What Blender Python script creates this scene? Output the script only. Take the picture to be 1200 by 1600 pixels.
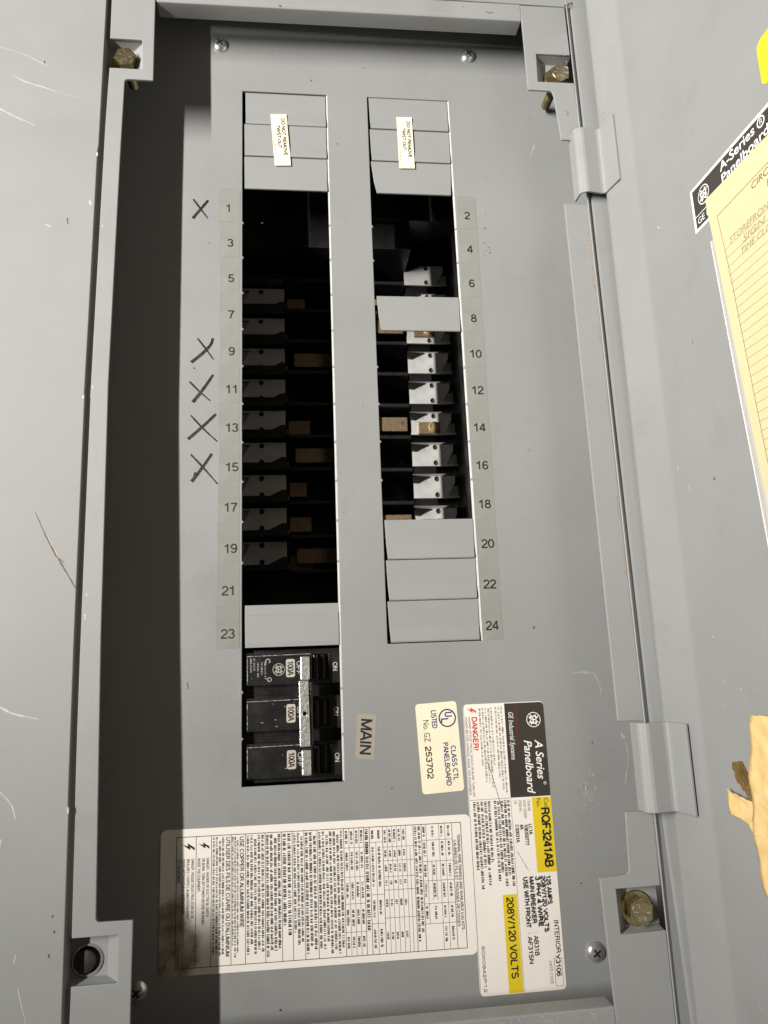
import bpy, bmesh, math, random
from mathutils import Vector, Matrix
from mathutils.geometry import tessellate_polygon

random.seed(7)
for o in list(bpy.data.objects):
    bpy.data.objects.remove(o)
SC = bpy.context.scene
COL = SC.collection
S = 0.001                       # the panel is laid out in millimetres


def W(X, Y, Z):
    """panel millimetres (X right, Y up, Z out of the panel) -> world metres (the panel stands upright)"""
    return Vector((X * S, -Z * S, 1.5 + Y * S))


# ------------------------------------------------------------------ camera
cam_data = bpy.data.cameras.new("camera")
cam = bpy.data.objects.new("camera", cam_data)
COL.objects.link(cam)
R0, R1, R2 = (0.993588, -0.037227, 0.106753), (-0.01514, -0.979542, -0.200671), (0.112039, 0.197768, -0.973825)


def wd(v):
    return Vector((v[0], -v[2], v[1]))


cx, cy, cz = wd(R0), -wd(R1), -wd(R2)
m = Matrix((cx, cy, cz)).transposed().to_4x4()
m.translation = W(35.749, -390.902, 447.821)
cam.matrix_world = m
cam_data.sensor_fit = 'VERTICAL'
cam_data.sensor_height = 36.0
cam_data.lens = 36.0 * 1146.24 / 1600.0
cam_data.clip_start = 0.01
cam_data.clip_end = 50
SC.camera = cam

# ------------------------------------------------------------------ light: one long tube lamp off to the left, dim warm room
world = bpy.data.worlds.new("World")
SC.world = world
world.use_nodes = True
bg = world.node_tree.nodes["Background"]
bg.inputs[0].default_value = (1.0, 0.84, 0.70, 1)
bg.inputs[1].default_value = 0.050

ld = bpy.data.lights.new("tube_lamp", 'AREA')
ld.shape = 'RECTANGLE'
ld.energy = 7.9
ld.color = (1.0, 0.968, 0.918)
lamp = bpy.data.objects.new("tube_lamp", ld)
COL.objects.link(lamp)
SL = 0.86                       # the lamp lies out to the left, level with the upper half of the panel
la, lb = W(-70 - SL*930, 380, 36 + 930), W(-70 - SL*930, -410, 36+930)
yax = (la - lb).normalized()
mid = (la + lb) / 2
zax = mid-W(250,-250,0)
zax = (zax - yax * zax.dot(yax)).normalized()
xax = yax.cross(zax)
lm = Matrix((xax, yax, zax)).transposed().to_4x4()
lm.translation = mid
lamp.matrix_world = lm
ld.spread = math.radians(70)      # narrow spread added so the lower right falls off darker
ld.size, ld.size_y = 0.020, (la - lb).length

SC.render.engine = 'CYCLES'
SC.view_settings.view_transform = 'Standard'
SC.view_settings.look = 'None'
SC.view_settings.gamma = 1
SC.view_settings.exposure = 0.0


# ------------------------------------------------------------------ materials
def nodes_of(name):
    mt = bpy.data.materials.new(name)
    mt.use_nodes = True
    nt = mt.node_tree
    return mt, nt, nt.nodes["Principled BSDF"]


def surf(name, col, rough=0.5, metal=0.0, spec=0.5, mottle=0.06, mscale=40, bump=0.0, bscale=900, rvar=0.06,
         col2=None, c2amt=0.0, c2scale=60, coat=0.0):
    mt, nt, p = nodes_of(name)
    L = nt.links.new
    tc = nt.nodes.new("ShaderNodeTexCoord")
    n1 = nt.nodes.new("ShaderNodeTexNoise")
    n1.inputs["Scale"].default_value = mscale
    n1.inputs["Detail"].default_value = 6
    L(tc.outputs["Object"], n1.inputs["Vector"])
    mr = nt.nodes.new("ShaderNodeMapRange")
    mr.inputs[1].default_value, mr.inputs[2].default_value = 0.25, 0.75
    mr.inputs[3].default_value, mr.inputs[4].default_value = 1 - mottle, 1 + mottle
    L(n1.outputs["Fac"], mr.inputs[0])
    mul = nt.nodes.new("ShaderNodeVectorMath")
    mul.operation = 'SCALE'
    mul.inputs[0].default_value = col
    L(mr.outputs[0], mul.inputs["Scale"])
    out = mul.outputs[0]
    if col2:
        n2 = nt.nodes.new("ShaderNodeTexNoise")
        n2.inputs["Scale"].default_value = c2scale
        n2.inputs["Detail"].default_value = 8
        n2.inputs["Roughness"].default_value = 0.7
        L(tc.outputs["Object"], n2.inputs["Vector"])
        r2 = nt.nodes.new("ShaderNodeMapRange")
        r2.inputs[1].default_value, r2.inputs[2].default_value = 0.55, 0.72
        r2.inputs[4].default_value = c2amt
        L(n2.outputs["Fac"], r2.inputs[0])
        mx = nt.nodes.new("ShaderNodeMix")
        mx.data_type = 'RGBA'
        L(r2.outputs[0], mx.inputs[0])
        L(out, mx.inputs[6])
        mx.inputs[7].default_value = (*col2, 1)
        out = mx.outputs[2]
    L(out, p.inputs["Base Color"])
    p.inputs["Metallic"].default_value = metal
    p.inputs["Specular IOR Level"].default_value = spec
    if coat:
        p.inputs["Coat Weight"].default_value = coat
        p.inputs["Coat Roughness"].default_value = 0.12
    rr = nt.nodes.new("ShaderNodeMapRange")
    rr.inputs[1].default_value, rr.inputs[2].default_value = 0.3, 0.7
    rr.inputs[3].default_value, rr.inputs[4].default_value = max(0.02, rough - rvar), rough + rvar
    L(n1.outputs["Fac"], rr.inputs[0])
    L(rr.outputs[0], p.inputs["Roughness"])
    if bump:
        n3 = nt.nodes.new("ShaderNodeTexNoise")
        n3.inputs["Scale"].default_value = bscale
        n3.inputs["Detail"].default_value = 3
        L(tc.outputs["Object"], n3.inputs["Vector"])
        bp = nt.nodes.new("ShaderNodeBump")
        bp.inputs["Strength"].default_value = bump
        bp.inputs["Distance"].default_value = 0.0004
        L(n3.outputs["Fac"], bp.inputs["Height"])
        L(bp.outputs[0], p.inputs["Normal"])
    return mt


GREY = (0.261, 0.2655, 0.261)
PAINT = surf("grey_enamel", GREY, 0.54, spec=0.7, mottle=0.035, mscale=18, bump=0.16, bscale=600, rvar=0.08,
             col2=(0.215, 0.205, 0.185), c2amt=0.40, c2scale=24)
PAINT2 = surf("grey_enamel_cover", (0.261, 0.2655, 0.261), 0.36, spec=0.9, mottle=0.04, mscale=14, bump=0.16, bscale=600, rvar=0.07,
              col2=(0.21, 0.195, 0.17), c2amt=0.34, c2scale=20)
PAINT3 = surf("grey_enamel_filler", (0.261, 0.2655, 0.261), 0.54, spec=0.7, mottle=0.03, mscale=30, bump=0.08, bscale=700)
PAINT4 = surf("grey_enamel_face", (0.268, 0.272, 0.265), 0.58, spec=0.55, mottle=0.05, mscale=22, bump=0.10, bscale=700,
              col2=(0.24, 0.225, 0.205), c2amt=0.25, c2scale=30)
BARE = surf("bare_scratch", (0.46, 0.455, 0.43), 0.45, mottle=0.15, mscale=400)
EDGE = surf("sheared_edge_lit", (0.50, 0.495, 0.475), 0.35, mottle=0.1, mscale=300)  # paler than the paint: lamp gleam on the openings' edges put into colour
RUST = surf("dark_scratch", (0.16, 0.11, 0.075), 0.7, mottle=0.4, mscale=700)
SCUFF = surf("pale_scuff", (0.37, 0.365, 0.35), 0.6, mottle=0.2, mscale=500)
SPECK = surf("dark_speck", (0.06, 0.05, 0.04), 0.7)
FILM = surf("number_film", (0.246, 0.245, 0.226), 0.24, mottle=0.05, mscale=90, col2=(0.30, 0.295, 0.26), c2amt=0.5, c2scale=120)
FILMM = surf("main_film", (0.335, 0.312, 0.26), 0.25, mottle=0.08, mscale=90, col2=(0.29, 0.25, 0.20), c2amt=0.7, c2scale=60)
PAPER = surf("white_paper", (0.83, 0.78, 0.72), 0.42, mottle=0.025, mscale=60)
CREAM = surf("cream_paper", (0.84, 0.77, 0.58), 0.42, mottle=0.05, mscale=50)
CARD = surf("yellow_card", (0.63, 0.54, 0.315), 0.6, mottle=0.03, mscale=30, col2=(0.60, 0.46, 0.26), c2amt=0.3, c2scale=18)
INK = surf("black_ink", (0.012, 0.012, 0.014), 0.5)
MARKER = surf("marker_ink", (0.016, 0.012, 0.010), 0.42, mottle=0.35, mscale=300, col2=(0.09, 0.075, 0.06), c2amt=0.55, c2scale=260)
PENCIL = surf("pencil_mark", (0.33, 0.28, 0.17), 0.6)
CARDINK = surf("card_ink", (0.13, 0.11, 0.07), 0.6)
GREYINK = surf("grey_ink", (0.16, 0.14, 0.13), 0.5)
NAVY = surf("navy_ink", (0.02, 0.025, 0.15), 0.45)
RED = surf("red_ink", (0.60, 0.05, 0.035), 0.45)
DARKRED = surf("dark_red_ink", (0.20, 0.012, 0.012), 0.45)
CHAR = surf("charcoal_ink", (0.040, 0.034, 0.030), 0.38, mottle=0.08)
YEL = surf("yellow_ink", (0.72, 0.54, 0.02), 0.40, mottle=0.03)
WHITE = surf("white_ink", (0.82, 0.81, 0.78), 0.5)
BAKE = surf("black_moulding", (0.015, 0.0145, 0.014), 0.30, mottle=0.2, mscale=120, bump=0.25, bscale=500, rvar=0.1,
            col2=(0.05, 0.047, 0.043), c2amt=0.25, c2scale=90)
BAKEIN = surf("black_base_moulding", (0.014, 0.0138, 0.0135), 0.32, mottle=0.2, mscale=120, bump=0.2, bscale=400)
BADGE = surf("badge_print", (0.50, 0.46, 0.39), 0.45, mottle=0.08, mscale=300)
PRINT = surf("moulding_print", (0.40, 0.385, 0.35), 0.5, mottle=0.2, mscale=500)
ALU = surf("tin_plate", (0.70, 0.69, 0.66), 0.48, metal=0.55, mottle=0.06, mscale=120, bump=0.12, bscale=350)
ALU_SHADE = surf("tin_plate_shaded", (0.50, 0.48, 0.45), 0.55, metal=0.5, mottle=0.1, mscale=120)  # same plating, darkened: shade of the turned-down parts put into colour
CAST = surf("cast_metal", (0.72, 0.71, 0.68), 0.30, metal=0.75, mottle=0.12, mscale=600, bump=0.9, bscale=600,
            col2=(0.12, 0.115, 0.11), c2amt=0.7, c2scale=420)
CHROME = surf("zinc_steel", (0.60, 0.60, 0.59), 0.24, metal=0.75, mottle=0.1, mscale=200)
GOLD = surf("yellow_zinc", (0.38, 0.32, 0.165), 0.27, metal=0.88, mottle=0.18, mscale=300, rvar=0.08, spec=0.8,
            col2=(0.28, 0.16, 0.12), c2amt=0.4, c2scale=200)
COPPER = surf("worn_copper", (0.23, 0.165, 0.095), 0.45, metal=0.45, mottle=0.35, mscale=900, bump=0.8, bscale=600,
              col2=(0.085, 0.05, 0.03), c2amt=0.95, c2scale=170)
BRASSK = surf("key_brass", (0.36, 0.235, 0.075), 0.33, metal=0.9, mottle=0.2, mscale=300)
DARKIN = surf("dark_interior", (0.020, 0.018, 0.016), 0.7)
PLUG = surf("dull_plug", (0.026, 0.024, 0.022), 0.55, mottle=0.15, mscale=300)
BRASS = surf("screw_brass", (0.62, 0.47, 0.22), 0.3, metal=0.6, mottle=0.15, mscale=400)


def make_tape():
    mt, nt, p = nodes_of("masking_tape")
    L = nt.links.new
    tc = nt.nodes.new("ShaderNodeTexCoord")
    n = nt.nodes.new("ShaderNodeTexNoise")
    n.inputs["Scale"].default_value = 160
    n.inputs["Detail"].default_value = 6
    L(tc.outputs["Object"], n.inputs["Vector"])
    cr = nt.nodes.new("ShaderNodeValToRGB")
    cr.color_ramp.elements[0].position, cr.color_ramp.elements[1].position = 0.3, 0.75
    cr.color_ramp.elements[0].color = (0.68, 0.46, 0.17, 1)
    cr.color_ramp.elements[1].color = (0.82, 0.62, 0.30, 1)
    L(n.outputs["Fac"], cr.inputs[0])
    L(cr.outputs[0], p.inputs["Base Color"])
    p.inputs["Roughness"].default_value = 0.55
    w = nt.nodes.new("ShaderNodeTexNoise")
    w.inputs["Scale"].default_value = 420
    L(tc.outputs["Object"], w.inputs["Vector"])
    b = nt.nodes.new("ShaderNodeBump")
    b.inputs["Strength"].default_value = 0.5
    b.inputs["Distance"].default_value = 0.0004
    L(w.outputs["Fac"], b.inputs["Height"])
    L(b.outputs[0], p.inputs["Normal"])
    return mt


TAPE = make_tape()


def make_clear():
    mt, nt, p = nodes_of("clear_sleeve")
    p.inputs["Base Color"].default_value = (0.80, 0.77, 0.72, 1)
    p.inputs["Roughness"].default_value = 0.18
    p.inputs["Alpha"].default_value = 0.38
    n = nt.nodes.new("ShaderNodeTexNoise")
    n.inputs["Scale"].default_value = 60
    b = nt.nodes.new("ShaderNodeBump")
    b.inputs["Strength"].default_value = 0.3
    b.inputs["Distance"].default_value = 0.001
    nt.links.new(n.outputs["Fac"], b.inputs["Height"])
    nt.links.new(b.outputs[0], p.inputs["Normal"])
    return mt


CLEAR = make_clear()


def make_stained():
    """paper of the wiring label: oil and dirt soaked into its lower left corner"""
    mt, nt, p = nodes_of("stained_paper")
    L = nt.links.new
    tc = nt.nodes.new("ShaderNodeTexCoord")
    mp = nt.nodes.new("ShaderNodeMapping")
    mp.inputs["Location"].default_value = (0.0835, 0, 0.0205)
    L(tc.outputs["Object"], mp.inputs[0])
    nz = nt.nodes.new("ShaderNodeTexNoise")
    nz.inputs["Scale"].default_value = 55
    nz.inputs["Detail"].default_value = 8
    nz.inputs["Roughness"].default_value = 0.65
    L(tc.outputs["Object"], nz.inputs["Vector"])
    sc = nt.nodes.new("ShaderNodeVectorMath")
    sc.operation = 'MULTIPLY'
    sc.inputs[1].default_value = (46, 0, 33)
    L(mp.outputs[0], sc.inputs[0])
    ln = nt.nodes.new("ShaderNodeVectorMath")
    ln.operation = 'LENGTH'
    L(sc.outputs[0], ln.inputs[0])
    ad = nt.nodes.new("ShaderNodeMath")
    ad.operation = 'MULTIPLY_ADD'
    ad.inputs[1].default_value = 1.1
    L(nz.outputs["Fac"], ad.inputs[0])
    L(ln.outputs["Value"], ad.inputs[2])
    mr = nt.nodes.new("ShaderNodeMapRange")
    mr.inputs[1].default_value, mr.inputs[2].default_value = 1.18, 1.45
    mr.inputs[3].default_value, mr.inputs[4].default_value = 1, 0
    L(ad.outputs[0], mr.inputs[0])
    cr = nt.nodes.new("ShaderNodeMix")
    cr.data_type = 'RGBA'
    cr.inputs[6].default_value = (0.83, 0.78, 0.72, 1)
    n2 = nt.nodes.new("ShaderNodeTexNoise")
    n2.inputs["Scale"].default_value = 130
    n2.inputs["Detail"].default_value = 6
    L(tc.outputs["Object"], n2.inputs["Vector"])
    c2 = nt.nodes.new("ShaderNodeValToRGB")
    c2.color_ramp.elements[0].position, c2.color_ramp.elements[1].position = 0.35, 0.7
    c2.color_ramp.elements[0].color = (0.20, 0.16, 0.12, 1)
    c2.color_ramp.elements[1].color = (0.46, 0.39, 0.31, 1)
    L(n2.outputs["Fac"], c2.inputs[0])
    L(c2.outputs[0], cr.inputs[7])
    L(mr.outputs[0], cr.inputs[0])
    L(cr.outputs[2], p.inputs["Base Color"])
    p.inputs["Roughness"].default_value = 0.42
    return mt


STAINED = make_stained()


# ------------------------------------------------------------------ frames: (u, v, w) millimetres -> panel millimetres
def PANEL(u, v, w):
    return (u, v, w)


def TRIM(u, v, w):              # the trim stands 36 mm proud of the cover at its top and leans out a little lower down
    return (u, v, 36 - 0.0125 * v + w)


def shifted(fr, dx, dy, dz):
    return lambda u, v, w: fr(u + dx, v + dy, w + dz)


def sticker_frame(ox, oy, vx, vy, ux, uy, z):
    """label lying on the cover, its text running down the panel: u along the text, v up across it"""
    def f(u, v, w):
        return (ox + ux * u + vx * v, oy + uy * u + vy * v, z + w)
    return f


def quad_frame(p0, pu, pv, z=0.0):
    """frame from the text origin p0, the end of the baseline pu and the top corner pv"""
    du = (pu[0] - p0[0], pu[1] - p0[1])
    dv = (pv[0] - p0[0], pv[1] - p0[1])
    lu, lv = math.hypot(*du), math.hypot(*dv)
    return sticker_frame(p0[0], p0[1], dv[0] / lv, dv[1] / lv, du[0] / lu, du[1] / lu, z), lu, lv


DA = math.radians(89)


def DOOR(s, y, n):              # inner face of the open door
    return (241.7 + s * math.cos(DA) - n * math.sin(DA), y, 71 + s * math.sin(DA) + n * math.cos(DA))


FA = math.radians(76)


def FOLD(s, y, n):              # the door's folded edge beside the hinges
    return (235 + s * math.cos(FA) - n * math.sin(FA), y, 44 + s * math.sin(FA) + n * math.cos(FA))


# ------------------------------------------------------------------ mesh builder
_txt = {}


def text_mesh(s, bold, shear):
    k = (s, bold, shear)
    if k not in _txt:
        c = bpy.data.curves.new("t", 'FONT')
        c.body = s
        c.size = 1
        c.offset = bold
        c.shear = shear
        c.resolution_u = 4
        o = bpy.data.objects.new("t", c)
        me = bpy.data.meshes.new_from_object(o)
        vs = [(v.co.x, v.co.y) for v in me.vertices]
        fs = [tuple(p.vertices) for p in me.polygons]
        bpy.data.meshes.remove(me)
        bpy.data.objects.remove(o)
        bpy.data.curves.remove(c)
        _txt[k] = (vs, fs)
    return _txt[k]


CAP = None


def _arc(cx_, cy_, rx, ry, a0, a1, n=14):
    return [(cx_ + rx * math.cos(math.radians(a0 + (a1 - a0) * i / n)), cy_ + ry * math.sin(math.radians(a0 + (a1 - a0) * i / n))) for i in range(n + 1)]


# plain grotesque capitals and figures as pen strokes: (advance, strokes), cap height 1
GLYPH = {
    '0': (.56, [_arc(.28, .5, .215, .445, 90, 450, 22)]),
    '1': (.56, [[(.09, .735), (.20, .76), (.29, .83), (.325, .96)], [(.335, 1.0), (.335, 0)]]),
    '2': (.56, [_arc(.28, .70, .205, .245, 175, -35) + [(.10, .17), (.065, .055)], [(.03, .055), (.52, .055)]]),
    '3': (.56, [_arc(.27, .735, .185, .21, 165, -85), _arc(.27, .285, .215, .235, 88, -165)]),
    '4': (.56, [[(.40, 0), (.40, .985)], [(.395, .97), (.035, .275)], [(.01, .27), (.54, .27)]]),
    '5': (.56, [[(.49, .935), (.13, .935)], [(.145, .96), (.085, .46)], _arc(.27, .315, .215, .255, 145, -155)]),
    '6': (.56, [_arc(.285, .30, .205, .25, 0, 360, 20), _arc(.315, .5, .235, .45, 192, 42)]),
    '7': (.56, [[(.03, .935), (.53, .935)], [(.515, .945), (.33, .55), (.215, 0)]]),
    '8': (.56, [_arc(.28, .74, .175, .205, 0, 360, 18), _arc(.28, .285, .215, .235, 0, 360, 20)]),
    '9': (.56, [_arc(.275, .70, .205, .25, 0, 360, 20), _arc(.245, .5, .235, .45, 12, -138)]),
    'A': (.68, [[(.03, 0), (.325, 1)], [(.65, 0), (.355, 1)], [(.14, .33), (.54, .33)]]),
    'B': (.68, [[(.10, 0), (.10, 1)], [(.10, .945), (.36, .945)] + _arc(.36, .745, .185, .20, 90, -90, 8) + [(.10, .535)], [(.36, .52)] + _arc(.38, .29, .215, .235, 90, -90, 8) + [(.10, .055)]]),
    'C': (.72, [_arc(.37, .5, .30, .445, 48, 312, 18)]),
    'D': (.72, [[(.10, 0), (.10, 1)], [(.10, .945), (.32, .945)] + _arc(.32, .5, .31, .445, 90, -90, 12) + [(.10, .055)]]),
    'E': (.66, [[(.11, 0), (.11, 1)], [(.11, .945), (.59, .945)], [(.11, .52), (.55, .52)], [(.11, .055), (.60, .055)]]),
    'F': (.60, [[(.11, 0), (.11, 1)], [(.11, .945), (.57, .945)], [(.11, .50), (.50, .50)]]),
    'G': (.76, [_arc(.38, .5, .31, .445, 48, 330, 18) + [(.66, .44)], [(.40, .44), (.70, .44)]]),
    'H': (.72, [[(.10, 0), (.10, 1)], [(.62, 0), (.62, 1)], [(.10, .52), (.62, .52)]]),
    'I': (.28, [[(.14, 0), (.14, 1)]]),
    'J': (.52, [[(.40, 1), (.40, .28)] + _arc(.225, .28, .175, .225, 0, -175, 8)]),
    'K': (.68, [[(.10, 0), (.10, 1)], [(.62, 1), (.11, .38)], [(.26, .56), (.64, 0)]]),
    'L': (.56, [[(.10, 0), (.10, 1)], [(.10, .055), (.53, .055)]]),
    'M': (.84, [[(.10, 0), (.10, 1)], [(.74, 0), (.74, 1)], [(.11, .97), (.42, .03)], [(.73, .97), (.42, .03)]]),
    'N': (.72, [[(.10, 0), (.10, 1)], [(.62, 0), (.62, 1)], [(.11, .96), (.61, .04)]]),
    'O': (.78, [_arc(.39, .5, .315, .445, 90, 450, 24)]),
    'P': (.66, [[(.11, 0), (.11, 1)], [(.11, .945), (.36, .945)] + _arc(.36, .71, .215, .235, 90, -90, 8) + [(.11, .475)]]),
    'Q': (.78, [_arc(.39, .5, .315, .445, 90, 450, 24), [(.46, .26), (.72, .0)]]),
    'R': (.72, [[(.11, 0), (.11, 1)], [(.11, .945), (.40, .945)] + _arc(.40, .725, .205, .22, 90, -90, 8) + [(.11, .505)], [(.44, .50), (.585, .36), (.61, 0)]]),
    'S': (.66, [_arc(.33, .735, .225, .21, 30, 250, 12) + _arc(.33, .285, .25, .235, 78, -160, 14)]),
    'T': (.62, [[(.31, 0), (.31, .98)], [(.02, .945), (.60, .945)]]),
    'U': (.72, [[(.10, 1), (.10, .32)] + _arc(.36, .32, .26, .265, 180, 360, 12) + [(.62, 1)]]),
    'V': (.66, [[(.03, 1), (.33, .02)], [(.63, 1), (.33, .02)]]),
    'W': (.94, [[(.03, 1), (.25, .02)], [(.47, .98), (.25, .02)], [(.47, .98), (.69, .02)], [(.91, 1), (.69, .02)]]),
    'X': (.66, [[(.04, 1), (.62, 0)], [(.62, 1), (.04, 0)]]),
    'Y': (.66, [[(.03, 1), (.33, .42)], [(.63, 1), (.33, .42)], [(.33, .44), (.33, 0)]]),
    'Z': (.62, [[(.05, .945), (.56, .945)], [(.55, .93), (.05, .07)], [(.03, .055), (.59, .055)]]),
    ' ': (.30, []), '.': (.28, [[(.14, 0), (.14, .12)]]), ':': (.30, [[(.15, .10), (.15, .22)], [(.15, .56), (.15, .68)]]),
    '/': (.34, [[(.02, -.02), (.30, 1.02)]]), "'": (.22, [[(.11, .66), (.11, 1)]]), '-': (.34, [[(.04, .37), (.30, .37)]]),
    '!': (.30, [[(.15, .28), (.15, 1)], [(.15, 0), (.15, .12)]]), '#': (.56, [[(.16, 0), (.24, 1)], [(.34, 0), (.42, 1)], [(.04, .34), (.50, .34)], [(.06, .66), (.54, .66)]]),
}


class MB:
    def __init__(self, fr=PANEL):
        self.v, self.f, self.m, self.sm = [], [], [], []
        self.fr = fr
        self.mats = []

    def mi(self, mat):
        if mat not in self.mats:
            self.mats.append(mat)
        return self.mats.index(mat)

    def raw(self, pts, faces, mat, fr=None, smooth=False):
        fr = fr or self.fr
        b = len(self.v)
        self.v += [fr(*p) for p in pts]
        i = self.mi(mat)
        for f in faces:
            self.f.append(tuple(b + k for k in f))
            self.m.append(i)
            self.sm.append(smooth)

    def poly(self, pts, mat, w=0.0, fr=None):
        self.raw([(p[0], p[1], w) if len(p) == 2 else p for p in pts], [tuple(range(len(pts)))], mat, fr)

    def rect(self, u0, v0, u1, v1, mat, w=0.0, fr=None):
        self.poly([(u0, v0), (u1, v0), (u1, v1), (u0, v1)], mat, w, fr)

    def prism(self, outline, w0, w1, mat, holes=(), fr=None, back=True):
        """outline extruded from w0 to w1, with holes"""
        loops = [list(outline)] + [list(h) for h in holes]

        def area(l):
            return sum(l[i - 1][0] * l[i][1] - l[i][0] * l[i - 1][1] for i in range(len(l)))
        if area(loops[0]) < 0:
            loops[0].reverse()
        for h in loops[1:]:
            if area(h) > 0:
                h.reverse()
        flat = [p for l in loops for p in l]
        n = len(flat)
        if len(loops) == 1:
            tris = [tuple(range(n))]
        else:
            tris = []
            for t in tessellate_polygon([[Vector((p[0], p[1], 0)) for p in l] for l in loops]):
                a, b, c = (flat[k] for k in t)
                cr = (b[0] - a[0]) * (c[1] - a[1]) - (c[0] - a[0]) * (b[1] - a[1])
                if abs(cr) > 1e-9:
                    tris.append(t if cr > 0 else (t[0], t[2], t[1]))
        pts = [(p[0], p[1], w1) for p in flat] + [(p[0], p[1], w0) for p in flat]
        faces = list(tris)
        if back:
            faces += [tuple(n + k for k in reversed(t)) for t in tris]
        b = 0
        for l in loops:
            k = len(l)
            for i in range(k):
                j = (i + 1) % k
                faces.append((b + i, n + b + i, n + b + j, b + j))
            b += k
        self.raw(pts, faces, mat, fr)

    def box(self, u0, v0, w0, u1, v1, w1, mat, fr=None):
        self.prism([(u0, v0), (u1, v0), (u1, v1), (u0, v1)], w0, w1, mat, fr=fr)

    def sheet(self, prof, y0, y1, t, mat, fr=None, smooth=False):
        """a bent sheet: profile of (u, w) swept along v, thickness t towards its back"""
        n = len(prof)
        back = []
        for i, p in enumerate(prof):
            a, b = prof[max(0, i - 1)], prof[min(n - 1, i + 1)]
            d = (b[0] - a[0], b[1] - a[1])
            l = math.hypot(*d) or 1
            back.append((p[0] + d[1] / l * t, p[1] - d[0] / l * t))
        ring = list(prof) + back[::-1]
        k = len(ring)
        pts = [(p[0], y0, p[1]) for p in ring] + [(p[0], y1, p[1]) for p in ring]
        faces = [(i, (i + 1) % k, k + (i + 1) % k, k + i) for i in range(k)]
        for i in range(n - 1):
            q = (i, i + 1, 2 * n - 2 - i, 2 * n - 1 - i)
            faces.append(tuple(reversed(q)))
            faces.append(tuple(k + a for a in q))
        self.raw(pts, faces, mat, fr, smooth)

    def lathe(self, cu, cv, prof, mat, seg=28, fr=None, smooth=True, cap=True):
        """profile of (radius, w) turned round the w axis"""
        pts, faces = [], []
        for r, w in prof:
            for i in range(seg):
                a = 2 * math.pi * i / seg
                pts.append((cu + r * math.cos(a), cv + r * math.sin(a), w))
        for j in range(len(prof) - 1):
            for i in range(seg):
                k = (i + 1) % seg
                faces.append((j * seg + i, j * seg + k, (j + 1) * seg + k, (j + 1) * seg + i))
        n = (len(prof) - 1) * seg
        if cap and prof[-1][0] > 1e-6:
            faces.append(tuple(n + i for i in range(seg)))
        self.raw(pts, faces, mat, fr, smooth)

    def ring(self, cu, cv, r0, r1, mat, w=0.0, seg=32, fr=None, a0=0.0, a1=360.0):
        pts, faces = [], []
        full = abs(a1 - a0) >= 359.9
        n = seg if full else seg + 1
        for i in range(n):
            a = math.radians(a0 + (a1 - a0) * i / seg)
            pts += [(cu + r0 * math.cos(a), cv + r0 * math.sin(a), w), (cu + r1 * math.cos(a), cv + r1 * math.sin(a), w)]
        for i in range(seg):
            j = (i + 1) % n
            faces.append((2 * i, 2 * i + 1, 2 * j + 1, 2 * j))
        self.raw(pts, faces, mat, fr)

    def disc(self, cu, cv, r, mat, w=0.0, seg=28, fr=None):
        self.poly([(cu + r * math.cos(2 * math.pi * i / seg), cv + r * math.sin(2 * math.pi * i / seg)) for i in range(seg)], mat, w, fr)

    def stroke(self, pts, wid, mat, w=0.0, fr=None, rough=0.0, curve=True):
        """a drawn line whose width may vary along it"""
        P = []
        if len(pts) > 2 and curve:
            Q = [pts[0]] + list(pts) + [pts[-1]]
            R = []
            for i in range(1, len(Q) - 2):
                p0, p1, p2, p3 = Q[i - 1], Q[i], Q[i + 1], Q[i + 2]
                for k in range(5):
                    t = k / 5
                    R.append(tuple(0.5 * (2 * p1[j] + (p2[j] - p0[j]) * t + (2 * p0[j] - 5 * p1[j] + 4 * p2[j] - p3[j]) * t * t + (3 * p1[j] - p0[j] - 3 * p2[j] + p3[j]) * t ** 3) for j in (0, 1)))
            pts = R + [pts[-1]]
        for a, b in zip(pts[:-1], pts[1:]):
            n = max(1 if curve and len(pts) > 3 else 2, int(math.hypot(b[0] - a[0], b[1] - a[1]) / 1.2))
            P += [(a[0] + (b[0] - a[0]) * i / n, a[1] + (b[1] - a[1]) * i / n) for i in range(n)]
        P.append(pts[-1])
        n = len(P)
        L = []
        for i, p in enumerate(P):
            a, b = P[max(0, i - 1)], P[min(n - 1, i + 1)]
            d = (b[0] - a[0], b[1] - a[1])
            l = math.hypot(*d) or 1
            t = i / (n - 1)
            hw = (wid(t) if callable(wid) else wid) / 2 * (1 + rough * random.uniform(-1, 1))
            L.append(((p[0] - d[1] / l * hw, p[1] + d[0] / l * hw, w), (p[0] + d[1] / l * hw, p[1] - d[0] / l * hw, w)))
        self.raw([q for pr in L for q in pr], [(2 * i, 2 * i + 1, 2 * i + 3, 2 * i + 2) for i in range(n - 1)], mat, fr)

    def text(self, s, u, v, h, mat, width=None, w=0.1, fr=None, bold=0.0, shear=0.0, align='L', cond=1.0):
        """text with cap height h, baseline at v, starting at u (or centred there); width squeezes it to fit"""
        global CAP
        if CAP is None:
            vs, _ = text_mesh("H", 0.0, 0.0)
            CAP = max(p[1] for p in vs)
        vs, fs = text_mesh(s, bold, shear)
        if not vs:
            return
        x0, x1 = min(p[0] for p in vs), max(p[0] for p in vs)
        ky = h / CAP
        kx = ky * cond if width is None else width / (x1 - x0)
        off = u - (x0 if align == 'L' else (x0 + x1) / 2) * kx
        self.raw([(off + p[0] * kx, v + p[1] * ky, w) for p in vs], fs, mat, fr)

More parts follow.
